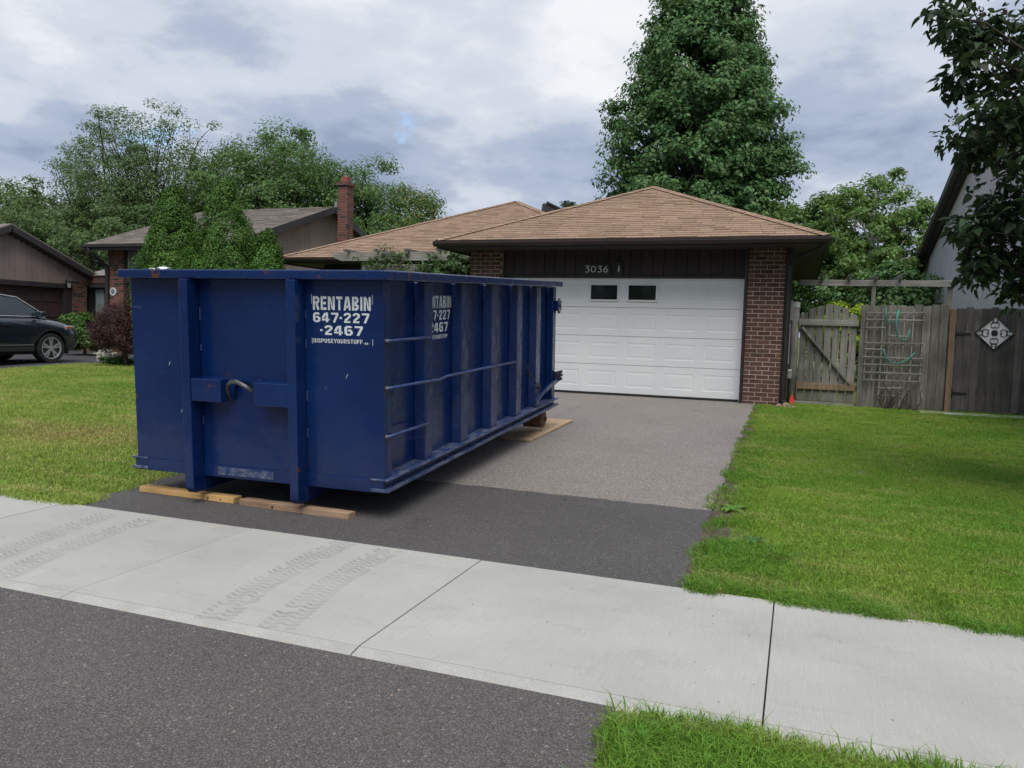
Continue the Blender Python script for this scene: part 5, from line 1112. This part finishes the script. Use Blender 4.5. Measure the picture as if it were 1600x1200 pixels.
# near lilac at the right edge
def lilac():
    rng = np.random.default_rng(61); r = thing('lilac_tree', (2.46, 7.4, .08), 'near dark lilac with heart shaped leaves and spent brown blossoms at right edge', 'tree'); B = np.array((2.46, 7.4, .08))
    C = []; 
    while len(C) < 200:
        d = fib(1, rng)[0]; k = .45+.55*rng.random()**.5; p = B+np.array([d[0]*1.1*k, d[1]*1.1*k, 3.1+d[2]*2.1*k])
        if p[2] < 1.75 and p[0] < 2.45: continue
        C.append(p)
    tips = [(0.97, 7.1, 4.06), (1.12, 7.25, 4.02), (1.20, 7.38, 3.85), (1.29, 7.43, 3.98), (1.16, 7.23, 3.59), (1.25, 7.37, 3.51), (1.18, 7.1, 3.15), (1.35, 7.38, 3.17), (1.33, 7.36, 2.96), (1.45, 7.47, 2.51), (1.35, 7.31, 2.33), (1.34, 7.29, 2.12), (1.42, 7.31, 1.98), (1.57, 7.48, 2.08), (1.77, 7.64, 1.9)]
    C += [np.array(p)+rng.normal(size=3)*.06 for p in tips for _ in range(2)]
    C = np.array(C); m = MB()
    for s_ in range(6):
        a = s_*1.05; m.tube(curve_limb(B+np.array([.12*math.cos(a), .12*math.sin(a), -.1]), B+np.array([.6*math.cos(a), .6*math.sin(a), 3.6]), rng, .08, 6), [.06, .055, .045, .04, .03, .02, .012], 7)
    for c in C:
        a = rng.random()*6.28; z = max(.6, c[2]-.08)*rng.uniform(.6, .85); k = z/3.6; p = B+np.array([.6*k*math.cos(a), .6*k*math.sin(a), z]); m.tube(curve_limb(p, c, rng, .12, 4), [.014, .011, .008, .006, .003], 5, False)
    m.build('trunk', M['bark_dark'], r, smooth=True)
    # heart-shaped leaves, eight vertices each
    n = 15500; k = rng.integers(0, len(C), n); d = fib(n, rng); P = C[k]+d*(np.where(k >= len(C)-30, .15, .26)*rng.random(n)**.5)[:, None]; Nn = d*.5+np.array([0, 0, .75])+rng.normal(size=(n, 3))*.5; Nn /= np.linalg.norm(Nn, axis=1, keepdims=True)
    t_ = d+np.array([0, 0, -.75])+rng.normal(size=(n, 3))*.3; t_ -= Nn*(t_*Nn).sum(1, keepdims=True); t_ /= np.linalg.norm(t_, axis=1, keepdims=True); b = np.cross(Nn, t_); s = (.080*rng.uniform(.55, 1.25, n))[:, None]
    shp = [(0, 0, 0), (-.02, .27, .08), (.28, .34, .10), (.65, .20, .05), (1.05, 0, -.14), (.65, -.20, .05), (.28, -.34, .10), (-.02, -.27, .08)]
    V = np.stack([P+t_*s*x+b*s*y+Nn*s*z for x, y, z in shp], 1).reshape(-1, 3); base = np.arange(n)[:, None]*8
    F = np.concatenate([base+np.array([0, 1, 2, 3]), base+np.array([0, 3, 4, 5]), base+np.array([0, 5, 6, 7])], 0); npmesh('crown', V, F.ravel(), 4, M['leaf_lilac'], r)
    # spent flower heads: upright cones of tiny pods
    n = 0; PV = []
    for c in list(C[-30:])+list(C[:50]):
        if rng.random() < .55: continue
        ax = np.array([rng.normal()*.25-.15, rng.normal()*.25, 1.0]); ax /= np.linalg.norm(ax)
        for j in range(46):
            h = rng.random()*.17; PV.append(c+np.array([0, 0, .08])+ax*h+rng.normal(size=3)*.028*(1-h/.2))
    PV = np.array(PV); v, f = leaf_verts(PV, fib(len(PV), rng), np.full(len(PV), .024), .7, rng=rng); npmesh('spent_blossom', v, f, 4, M['bloom_brown'], r)
lilac()

# ------------------------------------------------------------------ grass
def tufts(name, mat, n, h, spread, width, blades, lean, seed):
    c = bpy.data.collections.new(name); rng = random.Random(seed)
    for k in range(n):
        m = MB()
        for _ in range(blades):
            a = rng.random()*6.283; rr = spread*math.sqrt(rng.random()); x, y = rr*math.cos(a), rr*math.sin(a); H = h*rng.uniform(.55, 1.2); la = rng.random()*6.283; le = lean*rng.uniform(.3, 1.4)*H; w = width*rng.uniform(.7, 1.3); fa = rng.random()*3.14
            dx, dy = math.cos(fa)*w/2, math.sin(fa)*w/2; lx, ly = math.cos(la)*le, math.sin(la)*le
            b = len(m.v); m.v += [(x-dx, y-dy, -.006), (x+dx, y+dy, -.006), (x+lx*.35+dx*.8, y+ly*.35+dy*.8, H*.6), (x+lx*.35-dx*.8, y+ly*.35-dy*.8, H*.6), (x+lx, y+ly, H*(1-.25*lean))]
            m.f += [(b, b+1, b+2, b+3), (b+3, b+2, b+4)]
        me = bpy.data.meshes.new('tuft'); me.from_pydata(m.v, [], m.f); me.materials.append(mat); o = bpy.data.objects.new('tuft', me); c.objects.link(o)
    return c
def scatter(name, label, pts, coll, smin, smax, seed):
    me = bpy.data.meshes.new(name); me.from_pydata([tuple(p) for p in pts], [], []); o = put(bpy.data.objects.new(name, me), None)
    g = bpy.data.node_groups.new(name, 'GeometryNodeTree'); g.interface.new_socket('Geometry', in_out='INPUT', socket_type='NodeSocketGeometry'); g.interface.new_socket('Geometry', in_out='OUTPUT', socket_type='NodeSocketGeometry')
    gi = g.nodes.new('NodeGroupInput'); go = g.nodes.new('NodeGroupOutput'); ip = g.nodes.new('GeometryNodeInstanceOnPoints'); ci = g.nodes.new('GeometryNodeCollectionInfo'); ci.inputs['Collection'].default_value = coll; ci.inputs['Separate Children'].default_value = True; ci.inputs['Reset Children'].default_value = True
    rv = g.nodes.new('FunctionNodeRandomValue'); rv.data_type = 'FLOAT_VECTOR'; rv.inputs['Min'].default_value = (-.12, -.12, 0); rv.inputs['Max'].default_value = (.12, .12, 6.283); rv.inputs['Seed'].default_value = seed
    rs = g.nodes.new('FunctionNodeRandomValue'); rs.data_type = 'FLOAT'; rs.inputs[2].default_value = smin; rs.inputs[3].default_value = smax; rs.inputs['Seed'].default_value = seed+1
    ip.inputs['Pick Instance'].default_value = True
    for a, b in ((gi.outputs[0], ip.inputs['Points']), (ci.outputs[0], ip.inputs['Instance']), (rv.outputs[0], ip.inputs['Rotation']), (rs.outputs[1], ip.inputs['Scale']), (ip.outputs[0], go.inputs[0])): g.links.new(a, b)
    md = o.modifiers.new('scatter', 'NODES'); md.node_group = g
    return tag(o, label, 'grass', kind='stuff')
def pts_in(n, x0, x1, y0, y1, ok, seed):
    rng = np.random.default_rng(seed); P = []
    X = rng.uniform(x0, x1, n); Y = rng.uniform(y0, y1, n)
    return [(x, y, gz(y)-.006) for x, y in zip(X, Y) if ok(x, y)]
tr1 = tufts('tuft_right', M['grass_right'], 12, .030, .085, .0036, 46, .85, 1); tl1 = tufts('tuft_left', M['grass_left'], 8, .035, .10, .0060, 30, .7, 2); te1 = tufts('tuft_edge', M['grass_edge'], 10, .052, .060, .0042, 26, .95, 3); tb1 = tufts('tuft_boulevard', M['grass_edge'], 12, .066, .065, .0042, 32, .95, 4)
def edge_r(y): return -.50-.015*(y-YF)
def bare(x, y): return ((x+.36)**2/.035+(y-5.55)**2/.10 < 1 or (x+.47)**2/.012+(y-6.5)**2/.4 < 1) and math.sin(x*41+y*17)*math.sin(y*37-x*23) < .45
def frame_ok(x, y):      # stay near what the lens can see
    return x < .42*y+2.2
P = pts_in(16500, -.6, 6.5, YF+.02, 8.2, lambda x, y: x > edge_r(y)+.10+.05*math.sin(y*9) and not bare(x, y) and frame_ok(x, y), 1)+pts_in(15000, -.7, 7, 8.2, 14.6, lambda x, y: x > edge_r(y)+.06 and frame_ok(x, y) and not (x < -.2 and y > 13.95), 2)
scatter('grass', 'mown green lawn grass right of the driveway', P, tr1, .8, 1.3, 5)
P = pts_in(900, -.62, -.3, YF, 13.8, lambda x, y: abs(x-edge_r(y)) < .07+.04*math.sin(y*5) and math.sin(y*2.3)+math.sin(y*9.1) > -.9 and not bare(x, y), 33)+pts_in(3400, -.62, 4.6, YF-.03, YF+.22, lambda x, y: x > -.5 and math.sin(x*6.1)+math.sin(x*13.7+y*9)+.6*math.sin(x*31) > -.35+(y-YF)*6, 3)+pts_in(1300, -.6, -.15, YF, 9.5, lambda x, y: x < edge_r(y)+.26 and x > edge_r(y)+.03*math.sin(y*13) and not bare(x, y) and math.sin(y*3.1)+math.sin(y*7.7) > -.7, 4)+pts_in(500, -.5, 0, 4.4, 5.4, lambda x, y: True, 5)
scatter('grass_fringe', 'longer ragged grass fringe along walk and driveway edge', P, te1, .6, 1.15, 7)
def in_bl(x, y): return x > -.535+.02*math.sin(y*11)+(.35*(y-2.62) if y > 2.62 else 0)*0 and y < YN-.035-.02*math.sin(x*9)
P = pts_in(8200, -.62, 3.6, 1.3, YN-.02, in_bl, 6); scatter('boulevard_grass', 'long green grass on the verge in front of the walk', P, tb1, .6, 1.25, 9)
def left_ok(x, y): return x > -1.9*y-1 and x < -5.13-.085*(y-YF)
P = pts_in(26000, -16.6, -5.1, YF+.02, 14.6, left_ok, 7)+pts_in(2200, -9.5, -5.1, YF+.0, YF+.25, lambda x, y: x < -5.1, 8)+pts_in(5000, -16.6, -9, 11, 15.5, lambda x, y: x > -16.65 and x < -.9*y, 18)
scatter('left_grass', 'mown yellow-green lawn grass left of the blue bin', P, tl1, .8, 1.35, 11)
# broad-leaved weeds
def weed(label, x, y, z, R_, n, seed, mat='leaf_weed'):
    rr = random.Random(seed); r = thing('weed_plant', (x, y, z), label, 'weed', 'weeds along the pavement')
    for i in range(n):
        a = i*2.4+rr.random(); L = R_*rr.uniform(.6, 1.1); w = L*rr.uniform(.16, .26); m = MB(); q = []
        for k, (t_, hw, h) in enumerate(((0, .15, 0), (.3, .8, .28), (.6, 1, .36), (.85, .6, .28), (1, .05, .16))):
            c = Vector((x+math.cos(a)*L*t_, y+math.sin(a)*L*t_, z+h*L)); s_ = Vector((-math.sin(a), math.cos(a), 0))*w*hw; q.append((c-s_, c-Vector((0, 0, .08*w)), c+s_))
        for A, B in zip(q[:-1], q[1:]): m.add([A[0], A[1], B[1], B[0]], [(0, 1, 2, 3)]); m.add([A[1], A[2], B[2], B[1]], [(0, 1, 2, 3)])
        m.build('leaf', M[mat], r, smooth=True)
weed('dandelion rosette at the corner of verge and asphalt apron', -.50, 2.72, -.01, .13, 11, 1); weed('pale weed sprouting on bare soil halfway up driveway edge', -.42, 6.25, .05, .13, 10, 2); weed('darker weed rosette on the lawn side of the bare soil', -.22, 5.45, .03, .10, 8, 3, 'leaf_shrub'); weed('leafy weed low on the verge near the bottom edge of the picture', -.02, 2.36, -.01, .10, 9, 4); weed('small weed at the near corner of lawn and sidewalk', -.40, 4.45, .0, .08, 8, 5)
weed('weed tuft low in the verge grass right of the others', .62, 2.60, -.01, .09, 8, 6)
